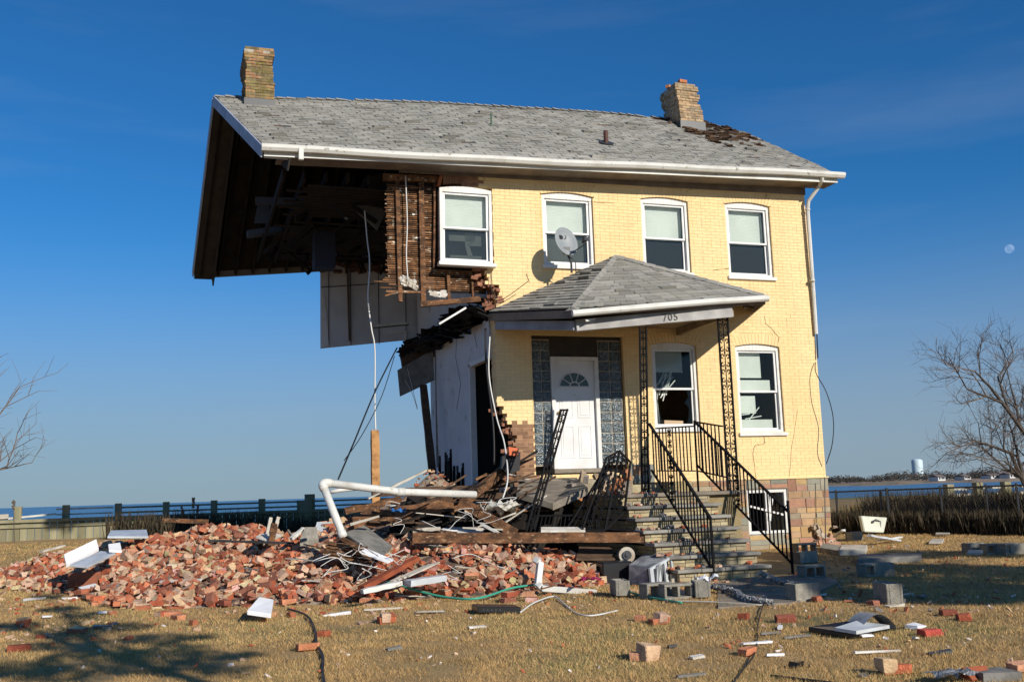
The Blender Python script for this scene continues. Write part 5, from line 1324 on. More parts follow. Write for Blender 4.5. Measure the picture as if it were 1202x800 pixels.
# hanging grey board and slanted post below the torn floor
mb = MB(); mb.prism([at(467, 434, 22.6), at(508, 410, 22.4), at(510, 446, 22.4), at(470, 465, 22.6)], (0, .06, 0)); thing1(mb, 'hanging_board', M['greywood'], 'wide grey board hanging below the left end of the torn floor', 'board')
mb = MB(); mb.prism([at(471, 420, 22.9), at(510, 400, 22.7), at(513, 412, 22.7), at(474, 440, 22.9)], (0, .1, 0)); thing1(mb, 'floor_fragment', M['oldwood'], 'dark fragment of floor just above the grey hanging board', 'board')
plank(at(497, 452, 22.2), at(508, 560, 21.6), .09, .16, M['oldwood'], 'slanted_prop', 'dark slanted post standing against the sky left of the white partition', 'post', upv=(1, 0, 0))
mb = MB(); P = [at(519, 398, 22.36), at(511, 405, 22.45), at(513, 548, 22.3), at(517, 548, 22.2)]; mb.prism(P, (.0, .06, 0)); thing1(mb, 'grey_post', M['greywood'], 'tall grey post at the far left end of the white partition', 'post')

# white boards on the left of the heap
def slab4(pts, m, name, label, cat='board', th=.035):
    mb = MB(); mb.prism([Vector(p) for p in pts], (0, 0, -th)); return thing1(mb, name, m, label, cat, bevel=.004)
slab4([at(75, 650, 16.9), at(113, 632, 17.7), at(116, 643, 17.5), at(78, 662, 16.7)], M['foam'], 'foam_board', 'bright white foam board tilted up at the left end of the brick heap', th=.05)
slab4([at(82, 662, 16.3), at(118, 646, 17.4), at(136, 648, 17.1), at(103, 664, 16.1)], M['steelpale'], 'foam_board', 'bluish white board lying flat just below the tilted foam board')
slab4([at(126, 629, 18.2), at(130, 622, 19.2), at(172, 621, 19.2), at(174, 629, 18.2)], M['steelpale'], 'foam_board', 'long pale board lying on the back of the heap behind the foam board')
slab4([at(127, 638, 17.3), at(141, 636, 17.5), at(143, 646, 17.1), at(128, 645, 17.0)], M['foam'], 'foam_board', 'small white board piece right of the tilted foam board')
slab4([at(290, 716, 12.3), at(304, 700, 12.9), at(321, 703, 12.9), at(318, 720, 12.2)], M['foam'], 'foam_board', 'white foam board lying in front of the heap near the middle', th=.05)
slab4([at(172, 704, 0+12.8), at(182, 702, 12.9), at(183, 708, 12.7), at(174, 709, 12.6)], M['foam'], 'foam_scrap', 'small white scrap on the grass left of the middle foam board') if 0 else None
plank(hp(48, 647, .1), hp(75, 640, .15), .10, .04, M['paleboard'], 'pale_plank', 'long weathered plank at the far left tail of the heap', 'plank')
plank(hp(110, 690, .04), hp(185, 680, .05), .07, .03, M['greywood'], 'grey_strip', 'long grey strip on the grass below the left part of the heap', 'strip')
plank(hp(188, 683, .06), hp(236, 680, .06), .05, .03, M['pvc'], 'white_strip', 'long thin white strip on the grass below the heap', 'strip')
slab4([hp(92, 689, .05), hp(112, 684, .06), hp(118, 688, .05), hp(98, 692, .04)], M['foam'], 'white_scrap', 'flat white scrap left of the long white strip')
mb = MB(); a = hp(98, 672, .2); mb.box(a.x-.22, a.x+.25, a.y, a.y+.2, a.z-.28, a.z); thing1(mb, 'brick_block', mat('brick_masonry_lump', (.30, .10, .055), .9, (.22, .09, .05), 9, bump=.6), 'block of bricks still joined together below the tilted foam board', 'brick block', bevel=.01)
for k, (a, b) in enumerate((((313, 628), (318, 607)), ((322, 625), (327, 606)))): plank(at(a[0], a[1], 17.2), at(b[0], b[1], 17.2), .05, .05, M['paleboard'], 'pale_stick', ['pale stick standing on the heap crest, the left one of two', 'pale stick standing on the heap crest, the right one of two'][k], 'stick', upv=(0, 1, 0))
plank(at(318, 640, 16.8), at(322, 614, 16.8), .10, .10, M['timber'], 'wood_block', 'short upright wood block just under the two pale sticks', 'wood block', upv=(0, 1, 0))
slab4([at(300, 629, 17.0), at(316, 622, 17.6), at(330, 627, 17.3), at(318, 634, 16.8)], M['plaster_pc'], 'plaster_chunk', 'cream plaster chunk beside the two pale sticks', 'plaster')
plank(at(342, 632, 17.0), at(356, 620, 17.2), .06, .05, M['pvc'], 'white_stick', 'white stick leaning on a concrete lump left of the pipe leg', 'stick')
slab4([at(352, 632, 16.9), at(358, 618, 17.1), at(372, 618, 17.1), at(374, 632, 16.9)], M['concrete'], 'concrete_lump', 'grey concrete lump left of the foot of the white pipe', 'concrete lump', th=.12)
slab4([at(368, 625, 17.9), at(372, 612, 18.3), at(393, 612, 18.3), at(392, 624, 17.9)], M['steelpale'], 'sheet_metal', 'small pale metal sheet behind the foot of the white pipe', 'sheet')
plank(at(190, 610, 21), at(245, 612, 21), .08, .08, M['timber'], 'timber_beam', 'thin brown timber behind the crest of the brick heap', 'timber')
plank(at(245, 634, 15.9), at(345, 637, 15.8), .03, .03, M['wire_b'], 'dark_rod', 'thin dark rod lying across the top of the brick heap', 'rod')

# concrete blocks (hollow)
def block(loc, rot, label, L=.39, Wd=.19, Hh=.19, group='concrete blocks lying about'):
    mb = MB(); t = .032
    mb.box(-L/2, L/2, -Wd/2, -Wd/2+t, 0, Hh); mb.box(-L/2, L/2, Wd/2-t, Wd/2, 0, Hh)
    for x in (-L/2, -t/2, L/2-t): mb.box(x, x+t, -Wd/2+t, Wd/2-t, 0, Hh)
    o = mb.build('concrete_block', M['concrete'], origin='world', bevel=.006); o.location = loc; o.rotation_euler = rot
    tag(o, label, 'concrete block', group)
block(gp(728, 700)+Vector((0, 0, .03)), (0, 0, 1.35), 'single concrete block end-on below the black box, left of the air conditioner')
block(gp(765, 701)+Vector((0, 0, .10)), (R(90), 0, .15), 'hollow concrete block on its side directly below the air conditioner')
block(gp(790, 702)+Vector((0, 0, .10)), (R(90), 0, -.05), 'hollow concrete block right of the one below the air conditioner')
block(gp(823, 701)+Vector((0, 0, .02)), (0, 0, 1.2), 'concrete block at the near left corner of the concrete pad')
block(gp(943, 705)+Vector((0, 0, .0)), (0, 0, .15), 'upright grey concrete block at the right front corner of the concrete pad', Hh=.22)
block(gp(1043, 707)+Vector((0, 0, .0)), (0, 0, 1.3), 'dark concrete block standing alone in the right shade, nearest of its row', Hh=.23)
block(gp(1033, 676)+Vector((0, 0, .0)), (0, 0, -.4), 'pale concrete block in the right shade behind the nearest one', Hh=.2)
block(gp(1016, 676)+Vector((0, 0, .1)), (R(90), 0, .2), 'dark block on its side left of the pale block in the right shade')
block(gp(948, 678)+Vector((0, 0, .1)), (R(90), 0, .1), 'hollow block on its side between the rail end and the house')
block(gp(946, 660)+Vector((0, 0, .0)), (0, 0, .1), 'concrete block just below the basement window, front of the row')
block(gp(942, 652)+Vector((0, 0, .14)), (R(90), 0, -.1), 'hollow block lying below the stone corner of the house')
block(gp(1003, 634)+Vector((0, 0, .0)), (0, 0, .3), 'small grey block in front of the cream sink')
for k, (px, py, rz, rx, lb) in enumerate([(1143, 649, .1, 0, 'leftmost concrete block of the row on the right lawn'), (1160, 650, .0, 90, 'second block of the row on the right lawn, on its side'), (1176, 650, .3, 90, 'third block of the row on the right lawn, on its side'), (1189, 650, -.2, 0, 'rightmost concrete block of the row on the right lawn')]):
    block(gp(px, py)+Vector((0, 0, .1 if rx else 0)), (R(rx), 0, rz), lb)
slab4([gp(1006, 656, .10), gp(1080, 652, .10), gp(1082, 648, .10), gp(1008, 650, .10)], M['greywood'], 'stone_slab', 'long brown stone slab lying right of the house corner', 'stone slab', th=.13)
slab4([gp(985, 645, .12), gp(1015, 645, .12), gp(1018, 639, .12), gp(988, 639, .12)], M['paleboard'], 'pale_slab', 'pale slab beside the house corner under the cream sink', 'slab', th=.1)
slab4([gp(962, 642, .1), gp(985, 645, .1), gp(990, 640, .1), gp(966, 637, .1)], M['concrete'], 'concrete_slab_piece', 'dark slab piece against the house corner', 'slab', th=.1)
slab4([gp(1135, 648, .24), gp(1152, 648, .24), gp(1154, 645, .24), gp(1137, 645, .24)], M['paleboard'], 'pale_board_piece', 'short pale board lying on the block row of the right lawn')
slab4([gp(1098, 626, .06), gp(1115, 626, .06), gp(1115, 623, .06), gp(1099, 623, .06)], M['paleboard'], 'pale_board_piece', 'pale board on the grass near the right fence')
slab4([gp(1090, 636, .06), gp(1106, 636, .06), gp(1108, 632, .06), gp(1094, 632, .06)], M['paleboard'], 'pale_board_piece', 'flat pale piece on the grass right of the cream sink')
plank(gp(975, 632, .05), gp(990, 622, .3), .08, .04, M['pvc'], 'white_strip', 'white strip leaning left of the cream sink', 'strip')
plank(gp(1020, 628, .25), gp(1055, 634, .05), .1, .04, M['steelpale'], 'blue_white_strip', 'pale blue strip sloping down right from the cream sink', 'strip')
plank(gp(1030, 634, .1), gp(1058, 630, .1), .05, .03, M['white'], 'white_strip', 'white strip lying in front of the cream sink', 'strip')
# cream sink standing on its back edge
e = empty('cream_sink', gp(1025, 626)); tag(e, 'cream enamel sink tipped up on its edge right of the house', 'sink')
mb = MB(); q = [at(1011, 605, 18.6), at(1042, 607, 18.6), at(1038, 625, 18.5), at(1015, 624, 18.5)]; mb.prism(q, (0, .12, 0)); mb.build('basin', M['cream'], e, bevel=.02)
mb = MB(); cc = at(1027, 612, 18.57); mb.tube([cc+Vector((-.1, 0, 0)), cc+Vector((.0, -.05, .05)), cc+Vector((.14, 0, 0)), cc+Vector((.10, -.03, -.16))], .014, 6); mb.tube([cc+Vector((-.08, .0, 0)), cc+Vector((-.08, -.05, 0))], .025, 8); mb.build('tap', M['darkmetal'], e)
# concrete pad at the steps
mb = MB(); q = [gp(843, 712, .02), gp(935, 706, .02), gp(985, 682, .03), gp(960, 672, .03), gp(842, 682, .02)]
mb.prism([p+Vector((0, 0, -.0)) for p in q], (0, 0, -.2)); tag(mb.build('concrete_pad', M['slab']), 'flat', 'x'); 
pad = bpy.data.objects['concrete_pad']; del pad['category']; del pad['label']; tag(pad, kind='structure')
# foil garlands
def garland(P, r_, name, label):
    Q = curve(P, 22); mb = MB(); rr_ = random.Random(1)
    for i in range(len(Q)-1):
        mb.rbox(Q[i], (r_*rr_.uniform(.8, 2.2), r_*rr_.uniform(.8, 2.2), r_*rr_.uniform(.6, 2)), (rr_.random()*3, rr_.random()*3, rr_.random()*3), None, r_*.3)
    return thing1(mb, name, M['foil'], label, 'foil duct')
garland([gp(835, 688, .08), gp(860, 693, .06), gp(875, 702, .05), gp(893, 706, .04), gp(905, 708, .03)], .035, 'foil_duct', 'crumpled silver foil duct winding across the concrete pad')
garland([gp(893, 672, .25), gp(902, 676, .12), gp(915, 682, .06), gp(932, 685, .05)], .032, 'foil_duct', 'crumpled silver foil duct at the foot of the right stair rail')
rag(gp(829, 688, .06), .17, M['foam'], 'white_bag', 'crumpled white plastic bag at the foot of the left stair rail', 12, 'plastic bag', 1.3)
plank(gp(795, 694, .06), gp(818, 696, .06), .1, .05, M['pvc'], 'white_piece', 'white plastic piece left of the foot of the stair rail', 'plastic piece')
rag(gp(939, 688, .03), .12, M['cloth'], 'white_scrap', 'small white rag on the pad beside the upright concrete block', 14, zs=.3)
# black set-top box with its white lead
e = empty('black_player', gp(586, 722)); tag(e, 'flat black player box lying on the lawn with a white lead', 'media player')
mb = MB(); p = gp(586, 720); m4 = Matrix.Translation(p+Vector((0, .12, .05))) @ Matrix.Rotation(R(-4), 4, 'Z') @ Matrix.Rotation(R(4), 4, 'Y'); mb.M = m4; mb.box(-.26, .26, -.17, .17, -.035, .035); mb.build('case', M['black'], e, bevel=.006)
mb = MB(m4)
for k in range(5): mb.box(-.2+k*.05, -.185+k*.05, -.173, -.17, -.01, .01)
mb.build('buttons', M['darkmetal'], e)
tubething(curve([gp(611, 718, .04), gp(625, 708, .05), gp(642, 701, .04), gp(652, 700, .03), gp(662, 708, .02), gp(676, 719, .015), gp(695, 722, .015), gp(725, 716, .015)], 8), .010, M['wire_w'], 'white_lead', 'white lead looping over the lawn right of the black player', 'cable', n=6)
tubething(curve([gp(780, 705, .02), gp(830, 706, .02), gp(895, 710, .02)], 5), .012, M['paleboard'], 'pale_rod', 'thin pale rod on the grass in front of the concrete pad', 'rod')
# black cables across the lawn
tubething(curve([gp(338, 714, .02), gp(360, 722, .03), gp(370, 740, .02), gp(372, 755, .03), gp(379, 770, .02), gp(379, 790, .02), gp(384, 815, .02)], 8), .013, M['wire_b'], 'black_cable', 'thick black cable snaking toward the viewer left of centre', 'cable', n=6)
tubething(curve([gp(896, 708, .02), gp(890, 730, .03), gp(889, 750, .02), gp(885, 768, .03), gp(872, 785, .02), gp(858, 805, .02)], 8), .007, M['wire_b'], 'black_cable', 'thin dark cable running down the lawn right of centre', 'cable', n=6)
tubething(curve([gp(905, 793, .01), gp(930, 796, .01), gp(990, 803, .01)], 5), .014, M['wire_b'], 'black_cable', 'dark cable lying along the bottom edge on the right', 'cable', n=6)
# black tray with a curved hood
e = empty('black_television', gp(1000, 738)); tag(e, 'black flat television lying face down on the right lawn with a humped back', 'television')
mb = MB(); q = [gp(948, 735, .07), gp(1000, 743, .06), gp(1052, 733, .05), gp(1000, 727, .09)]; mb.prism(q, (0, 0, -.05)); mb.build('frame', M['black'], e, bevel=.01)
mb = MB(); q2 = [gp(980, 736, .10), gp(1005, 740, .09), gp(1044, 733, .08), gp(1005, 728, .11)]; mb.prism(q2, (0, 0, -.03)); mb.build('back_panel', M['steelpale'], e)
mb = MB(); a, b_ = gp(1006, 731, .09), gp(1044, 733, .07); V = []
for i in range(11):
    t = i/10; p = a.lerp(b_, t)+Vector((0, 0, .10*math.sin(math.pi*t))); V += [p+Vector((0, -.10, 0)), p+Vector((0, .14, 0))]
mb.add(V, [(2*i, 2*i+2, 2*i+3, 2*i+1) for i in range(10)]); mb.build('hump', M['grey_metal'], e, smooth=True)

# foreground bricks and scraps, each with its own label
def fbrick(px, py, rz, label, L=.2, col=None, tilt=0., half=False, seed=0, mort=None):
    rnd = random.Random(int(px*7+py)); mb = MB(); brick_into(mb, (0, 0, 0), (0, 0, 0), (L, .10, .064), rnd, col, False)
    if mort: mb.rbox((mort, 0, .03), (L*.55, .11, .09), (.1, .1, .1), rnd.choice(MC), .015)
    o = mb.build('brick', M['brick'], origin='world', bevel=.004); p = gp(px, py); o.location = p+Vector((0, 0, .035)); o.rotation_euler = (tilt, 0, rz); tag(o, label, 'brick', 'single bricks on the lawn')
fbrick(361, 763, .05, 'orange brick lying beside the thick black cable in the foreground', col=(.55, .24, .12))
fbrick(380, 747, .9, 'half brick lying on the thick black cable', L=.11)
fbrick(344, 724, .3, 'red brick piece just below the middle foam board', L=.12)
fbrick(321, 724, .1, 'buff brick right of the middle foam board', L=.18, col=(.5, .3, .16))
fbrick(22, 764, .1, 'dark red brick in the tree shade at the bottom left', L=.22, col=(.25, .07, .04))
fbrick(454, 731, .1, 'red brick with mortar crust on the lawn left of the black player', mort=-.02)
fbrick(775, 732, .15, 'large red brick lump on the lawn in front of the pad', L=.24, mort=.02)
fbrick(752, 729, .9, 'small red brick piece left of the large brick lump', L=.10)
fbrick(873, 727, .7, 'red brick piece near the top of the thin dark cable', L=.12)
fbrick(922, 730, -.3, 'red brick propped up behind the white trim piece', L=.2, tilt=.3)
fbrick(877, 769, .3, 'orange brick piece beside the thin dark cable', L=.13, col=(.6, .25, .13))
fbrick(747, 775, .9, 'red brick end stuck to the big cream mortar lump', L=.12)
fbrick(1113, 722, -.3, 'orange brick on the grass right of the television, left one', L=.16)
fbrick(1133, 728, -.4, 'orange brick on the grass right of the television, right one', L=.15)
fbrick(1094, 746, .05, 'flat red brick right below the television', L=.24, col=(.42, .08, .06))
fbrick(1052, 790, -.2, 'red brick with a mortar end near the bottom right', L=.22, mort=-.07)
fbrick(1147, 798, .1, 'large orange brick at the bottom right edge', L=.24, tilt=.8)
fbrick(961, 706, .1, 'small red brick at the foot of the upright concrete block', L=.14)
fbrick(1025, 711, .3, 'small red brick in the shade left of the nearest dark block', L=.12)
fbrick(1200, 788, .1, 'dark brick at the extreme bottom right corner', L=.2)
fbrick(230, 734, .4, 'reddish brick piece on the grass below the heap', L=.12) 
mb = MB(); p = gp(760, 775); mb.rbox(p+Vector((0, 0, .07)), (.17, .12, .16), (.1, .15, .4), (.60, .44, .28), .025); thing1(mb, 'mortar_lump', M['brick'], 'big cream mortar lump lying on the front lawn', 'mortar lump', bevel=.008)
mb = MB(); p = gp(1178, 800); mb.rbox(p+Vector((0, .1, .0)), (.30, .2, .13), (0, 0, -.1), (1, 1, 1), .01); thing1(mb, 'wood_block', M['greywood'], 'grey block at the bottom right corner of the lawn', 'block')
mb = MB(); p = gp(935, 783); mb.rbox(p+Vector((0, 0, .02)), (.11, .07, .06), (.3, .1, .5), None, .015); thing1(mb, 'black_lump', M['black'], 'small black lump on the lawn near the bottom right', 'lump')
rag(gp(1115, 797, .03), .18, M['foil'], 'foil_scrap', 'crumpled foil scrap at the bottom right beside the large orange brick', 19, 'foil scrap', .5)
def scrap(px, py, L, wd, rz, m, label, th=.02, name='scrap', cat='scrap', group=None):
    p = gp(px, py); mb = MB(); rnd = random.Random(int(px+py*3)); mb.rbox(p+Vector((0, 0, th*.6+.008)), (L, wd, th), (rnd.uniform(-.06, .06), rnd.uniform(-.06, .06), rz), None, min(.012, wd*.15)); return thing1(mb, name, m, label, cat, group)
for a in [(916, 738, .20, .04, .9, M['foam'], 'white trim piece leaning by a brick left of the television'), (936, 749, .26, .04, -.1, M['greywood'], 'grey strip on the grass below the white trim piece'), (905, 745, .2, .03, -.1, M['greywood'], 'dark grey strip left of the longer grey strip'),
          (888, 757, .32, .05, .1, M['foam'], 'white bar lying across the thin dark cable'), (910, 771, .16, .03, -.1, M['foam'], 'short white bar right of the thin dark cable'), (1030, 767, .45, .03, .0, M['plaster_pc'], 'long pale strip lying below the television'),
          (819, 773, .12, .05, .1, M['plaster_pc'], 'pale scrap on the lawn right of the big mortar lump'), (812, 795, .24, .03, 0, M['greywood'], 'weathered strip near the bottom of the lawn'), (1017, 748, .14, .05, .1, M['foam'], 'small pale scrap right below the television'),
          (789, 760, .09, .03, .1, M['black'], 'small dark scrap above the big mortar lump'), (462, 763, .14, .06, .2, M['greywood'], 'small grey scrap on the open lawn left of centre'), (1104, 768, .22, .05, .0, M['darkmetal'], 'dark strip on the lawn below the flat red brick'),
          (395, 722, .34, .06, .05, M['foam'], 'long white piece on the grass right of the thick cable'), (505, 720, .36, .08, .1, M['plaster_pc'], 'pale plaster piece left of the black player'), (560, 738, .2, .06, .1, M['plaster_pc'], 'triangular pale piece below the black player'),
          (120, 720, .1, .06, .3, M['foam'], 'small white scrap left of the dark piece in the tree shade'), (133, 734, .09, .07, .1, M['foil'], 'shiny curled scrap in the left tree shade'), (120, 737, .2, .14, .0, M['black'], 'flat dark piece in the left tree shade'),
          (40, 704, .3, .10, .1, M['plaster_pc'], 'flat pale plaster piece at the far left'), (55, 725, .12, .05, .2, M['foam'], 'small white chip at the left'), (82, 703, .2, .06, .1, M['foam'], 'pale chip between plaster piece and the heap'), (1075, 737, .18, .12, .4, M['foam'], 'pale piece on the grass right of the television hump'),
          (1065, 700, .18, .10, -.4, M['paleboard'], 'pale chip right of the nearest dark block'), (1083, 702, .18, .06, .8, M['greywood'], 'grey chip further right of the nearest dark block'), (1050, 712, .25, .08, .2, M['paleboard'], 'yellowish slab at the foot of the nearest dark block'),
          (450, 716, .5, .02, .1, M['paleboard'], 'thin pale twig-like strip on the lawn left of the black player'), (1015, 795, .05, .05, .3, M['foil'], 'small clear cup shape near the bottom'), (960, 700, .25, .05, .1, M['foam'], 'white strip on the ground right of the upright block')]:
    scrap(a[0], a[1], a[2], a[3], a[4], a[5], a[6])
rnd = random.Random(404)
mb = MB()
for k in range(240):
    px, py = rnd.uniform(0, 1202), 700+95*rnd.random()**1.6; p = gp(px, py); s_ = rnd.uniform(.008, .03)
    mb.rbox(p+Vector((0, 0, s_*.4)), (s_*2, s_, s_*.6), (rnd.random(), rnd.random(), rnd.random()*6), rnd.choice(MC+BC[:2]+[(.8, .8, .78)]*2), s_*.2)
for k in range(260):
    px, py = rnd.uniform(930, 1202), rnd.uniform(640, 720); p = gp(px, py); s_ = rnd.uniform(.01, .04)
    mb.rbox(p+Vector((0, 0, s_*.4)), (s_*2.5, s_, s_*.5), (rnd.random(), rnd.random(), rnd.random()*6), rnd.choice(MC+BC[:2]+[(.3, .3, .3)]*2), s_*.2)
tag(mb.build('lawn_litter', M['brick']), 'tiny chips of mortar and plaster sprinkled over the lawn', 'litter', kind='stuff')

# ================================================================== GRASS
def grass():
    r_ = np.random.default_rng(3); N = 760000
    # density falls with distance; blades grow with distance so they stay about a pixel wide
    ang = r_.uniform(-.56, .56, N)+YAW; d = 6.2+ (34-6.2)*r_.random(N)**1.35
    x = np.sin(ang)*d; y = np.cos(ang)*d
    nn = np.array([mnoise.noise(Vector((a*.7, b*.7, 5))) for a, b in zip(x, y)]); n2 = np.array([mnoise.noise(Vector((a*3.1, b*3.1, 2))) for a, b in zip(x, y)])
    keep = r_.random(N) < np.clip(.9+1.0*nn+.9*n2, .12, 1)
    z = np.array([g(a, b) for a, b in zip(x, y)]); h_ = np.array([H(a, b) if b < 23 and a < 9 else 0 for a, b in zip(x, y)])
    keep &= (h_ < .02) & ~((y > 17.5) & (x > 5.5) & (x < 13.2)) & ~((y > 13.6) & (y < 18) & (x > 6.7) & (x < 10.8)) & (y < 28)
    x, y, z, d, nn, n2 = (q[keep] for q in (x, y, z, d, nn, n2)); n = len(x)
    h = r_.uniform(.010, .038, n)*(1+.35*n2)*(1+d*.01); wd = .0010+d*.00020; a = r_.uniform(0, 6.28, n); lx = r_.normal(0, .6, n)*h; ly = r_.normal(0, .6, n)*h
    V = np.zeros((n, 3, 3), np.float32); cx, sy = np.cos(a)*wd, np.sin(a)*wd
    V[:, 0] = np.stack([x-cx, y-sy, z-.004], 1); V[:, 1] = np.stack([x+cx, y+sy, z-.004], 1); V[:, 2] = np.stack([x+lx, y+ly, z+h], 1)
    base = np.array([(.58, .375, .155), (.50, .315, .125), (.63, .42, .19), (.40, .255, .10), (.23, .215, .08), (.56, .385, .16)])
    idx = r_.integers(0, 4, n); green = r_.random(n) < np.clip(.05+.75*(nn-.02), .03, .6); idx[green] = 4
    col = base[idx]*r_.uniform(.85, 1.15, (n, 1))*np.clip(.86+.42*nn+.25*n2, .5, 1.1)[:, None]
    me = bpy.data.meshes.new('grass'); me.vertices.add(n*3); me.vertices.foreach_set('co', V.ravel())
    me.loops.add(n*3); me.loops.foreach_set('vertex_index', np.arange(n*3, dtype=np.int32)); me.polygons.add(n); me.polygons.foreach_set('loop_start', np.arange(0, n*3, 3, dtype=np.int32)); me.polygons.foreach_set('loop_total', np.full(n, 3, dtype=np.int32))
    me.update(); me.validate(); at_ = me.attributes.new('tint', 'FLOAT_COLOR', 'FACE'); cc = np.ones((n, 4), np.float32); cc[:, :3] = col; at_.data.foreach_set('color', cc.ravel())
    me.materials.append(M['grass']); o = bpy.data.objects.new('grass', me); C.objects.link(o); tag(o, 'short dead winter grass covering the lawn', 'grass', kind='stuff')
grass()

# ================================================================== FENCES
FYL = 30.0
e = empty('bulkhead_fence', (-1.5, FYL, .3)); tag(e, 'weathered plank bulkhead with rails coloured paler where sunlit along the sea on the left', 'fence')
mb = MB(); rnd = random.Random(9); x = -8.5
zt = lambda x: 1.3-10.5*FYL/1215
while x < 5.9:
    w_ = rnd.uniform(.16, .20); c = rnd.uniform(.75, 1.2); mb.box(x, x+w_-.012, FYL, FYL+.05, g(x, FYL)-.6, .90, (c, c, c)); x += w_
mb.build('boards', M['fencewood'], e)
mb = MB(); mb.box(-8.5, 5.95, FYL-.08, FYL+.25, .90, .98); mb.box(-8.5, 5.95, FYL-.06, FYL-.0, .76, .84); mb.build('cap_board', M['fencewood'], e)
for px in (22, 78, 139, 195, 251, 307, 363):
    p = at(px, 600, FYL+.3); mb = MB(); h = 1.33 if px != 363 else 1.42; wd = .09 if px != 363 else .14
    mb.box(p.x-wd, p.x+wd, FYL+.1, FYL+.28, .3, h); mb.build('post', M['fencewood'], e)
mb = MB(); mb.box(-2.9, -1.45, FYL+.17, FYL+.21, 1.20, 1.25); mb.box(-2.9, -1.45, FYL+.17, FYL+.21, 1.06, 1.10); mb.beam((-4.5, FYL+.19, .99), (-2.9, FYL+.19, 1.10), .04, .05); mb.build('lit_tone_rail', M['rail'], e)  # paler colour given to the stretch of rail in the sun
mb = MB(); mb.box(-1.4, 6.4, FYL+.17, FYL+.21, 1.19, 1.24); mb.box(-1.4, 6.4, FYL+.17, FYL+.21, 1.05, 1.10); mb.build('rail', M['fencewood'], e)  # same rail, given a darker colour where the house shadow falls
mb = MB(); mb.box(3.55, 3.95, FYL-.05, FYL+.3, .3, 1.25); mb.build('stepped_post', M['fencewood'], e)
slab4([(-4.55, FYL+.1, 1.12), (-4.05, FYL+.1, 1.14), (-4.1, FYL+.5, 1.14), (-4.6, FYL+.5, 1.12)], M['paleboard'], 'pale_board_piece', 'pale board lying on the bulkhead at the left edge', th=.12)
# dark weeds along the bulkhead
def weeds(mb, p0, p1, n, h, rnd, wd=.012):
    for k in range(n):
        t = rnd.random(); p = Vector(p0).lerp(Vector(p1), t)+Vector((rnd.uniform(-.15, .15), rnd.uniform(-.4, .4), 0)); p.z = g(p.x, p.y)-.05
        hh = h*rnd.uniform(.4, 1.1); tip = p+Vector((rnd.normalvariate(0, .18)*hh, rnd.normalvariate(0, .15)*hh, hh)); c = rnd.uniform(.5, 1.5); a = rnd.random()*3.1; ww = wd*rnd.uniform(.6, 1.3)
        dx, dy = ww*math.cos(a), ww*math.sin(a); m_ = p.lerp(tip, .6)+Vector((rnd.uniform(-.04, .04), 0, 0))
        mb.add([p-Vector((dx, dy, 0)), p+Vector((dx, dy, 0)), m_+Vector((dx, dy, 0)), tip, m_-Vector((dx, dy, 0))], [(0, 1, 2, 3, 4)], (c, c*rnd.uniform(.85, 1), c*.9))
rnd = random.Random(12); mb = MB(); weeds(mb, (-1.4, 28.6, 0), (8, 28.2, 0), 2600, .75, rnd); tag(mb.build('weeds', M['bush']), 'dark dead weeds in the shade along the left bulkhead', 'weeds', kind='stuff')
for k, (px, h) in enumerate(((226, 590), (232, 598), (215, 600), (18, 592))):
    p = at(px, 612, 28.3); t_ = at(px+1-k, h-6, 28.3); mb = MB(); mb.tube([(p.x, p.y, g(p.x, p.y)), t_], .012, 4, taper=.006); c_ = t_
    for i in range(26): mb.rbox(c_+Vector((rnd.uniform(-.03, .03), 0, -rnd.random()*.25)), (.03, .02, .04), (rnd.random(), rnd.random(), 0))
    thing1(mb, 'dry_seed_stalk', M['twig'], ['tall dry seed stalk sticking above the bulkhead, tallest one', 'second dry stalk just right of the tallest one', 'short dry stalk left of the tallest one', 'dry curled stalk by the bulkhead at the left edge'][k], 'weed stalk')

# right fences
fa, fb = Vector((15.3, 24.6, 0)), gp(1215, 628); fb.z = 0
e = empty('chain_link_fence', (18, 23, 0)); tag(e, 'low chain-link fence overgrown with brush on the right', 'fence')
D_ = (fb-fa); L_ = D_.length; dr = D_.normalized(); fz = lambda p: g(p.x, p.y)
ftop = lambda t: 1.3-13.5*(fa.y+(fb.y-fa.y)*t)/1215*(1/ .93)
mb = MB(); mb.tube([fa+Vector((0, 0, ftop(0))), fb+Vector((0, 0, ftop(1)))], .02, 6); mb.tube([fa+Vector((0, 0, ftop(0)-.28)), fa.lerp(fb, .45)+Vector((0, 0, ftop(.4)-.62))], .015, 5); mb.build('top_rail', M['darkmetal'], e)
for px in (983, 1035, 1043, 1106, 1160, 1196):
    d = ray(px, 600); s_ = (fa.x*d.y-fa.y*d.x)/(dr.y*d.x-dr.x*d.y); p = fa+dr*s_; t = s_/L_; mb = MB(); mb.tube([Vector((p.x, p.y, fz(p)-.1)), Vector((p.x, p.y, ftop(t)+(.05 if px != 1035 else .0)))], .03 if px != 1043 else .04, 7); mb.build('post', M['darkmetal'], e)
mb = MB(); n = int(L_/.075)
for k in range(n):
    for sg in (1, -1):
        a = fa.lerp(fb, k/n); t = k/n; hh = ftop(t)-fz(a); b = a+dr*(sg*hh); P0 = Vector((a.x, a.y, fz(a))); P1 = Vector((b.x, b.y, ftop(t)))
        mb.beam(P0, P1, .005, .005)
mb.build('mesh_wire', M['greywood'], e)
rnd = random.Random(15); mb = MB(); off = Vector((dr.y, -dr.x, 0)); off = off if off.y < 0 else -off
weeds(mb, fa+off*.2+dr*.4, fb+off*.2, 5200, .62, rnd, .014); weeds(mb, fa.lerp(fb, .45)-off*.5, fb-off*.5, 5200, 1.05, rnd, .014)
tag(mb.build('brush', M['bush']), 'dark dead brush and weeds tangled along the right fence', 'brush', kind='stuff')
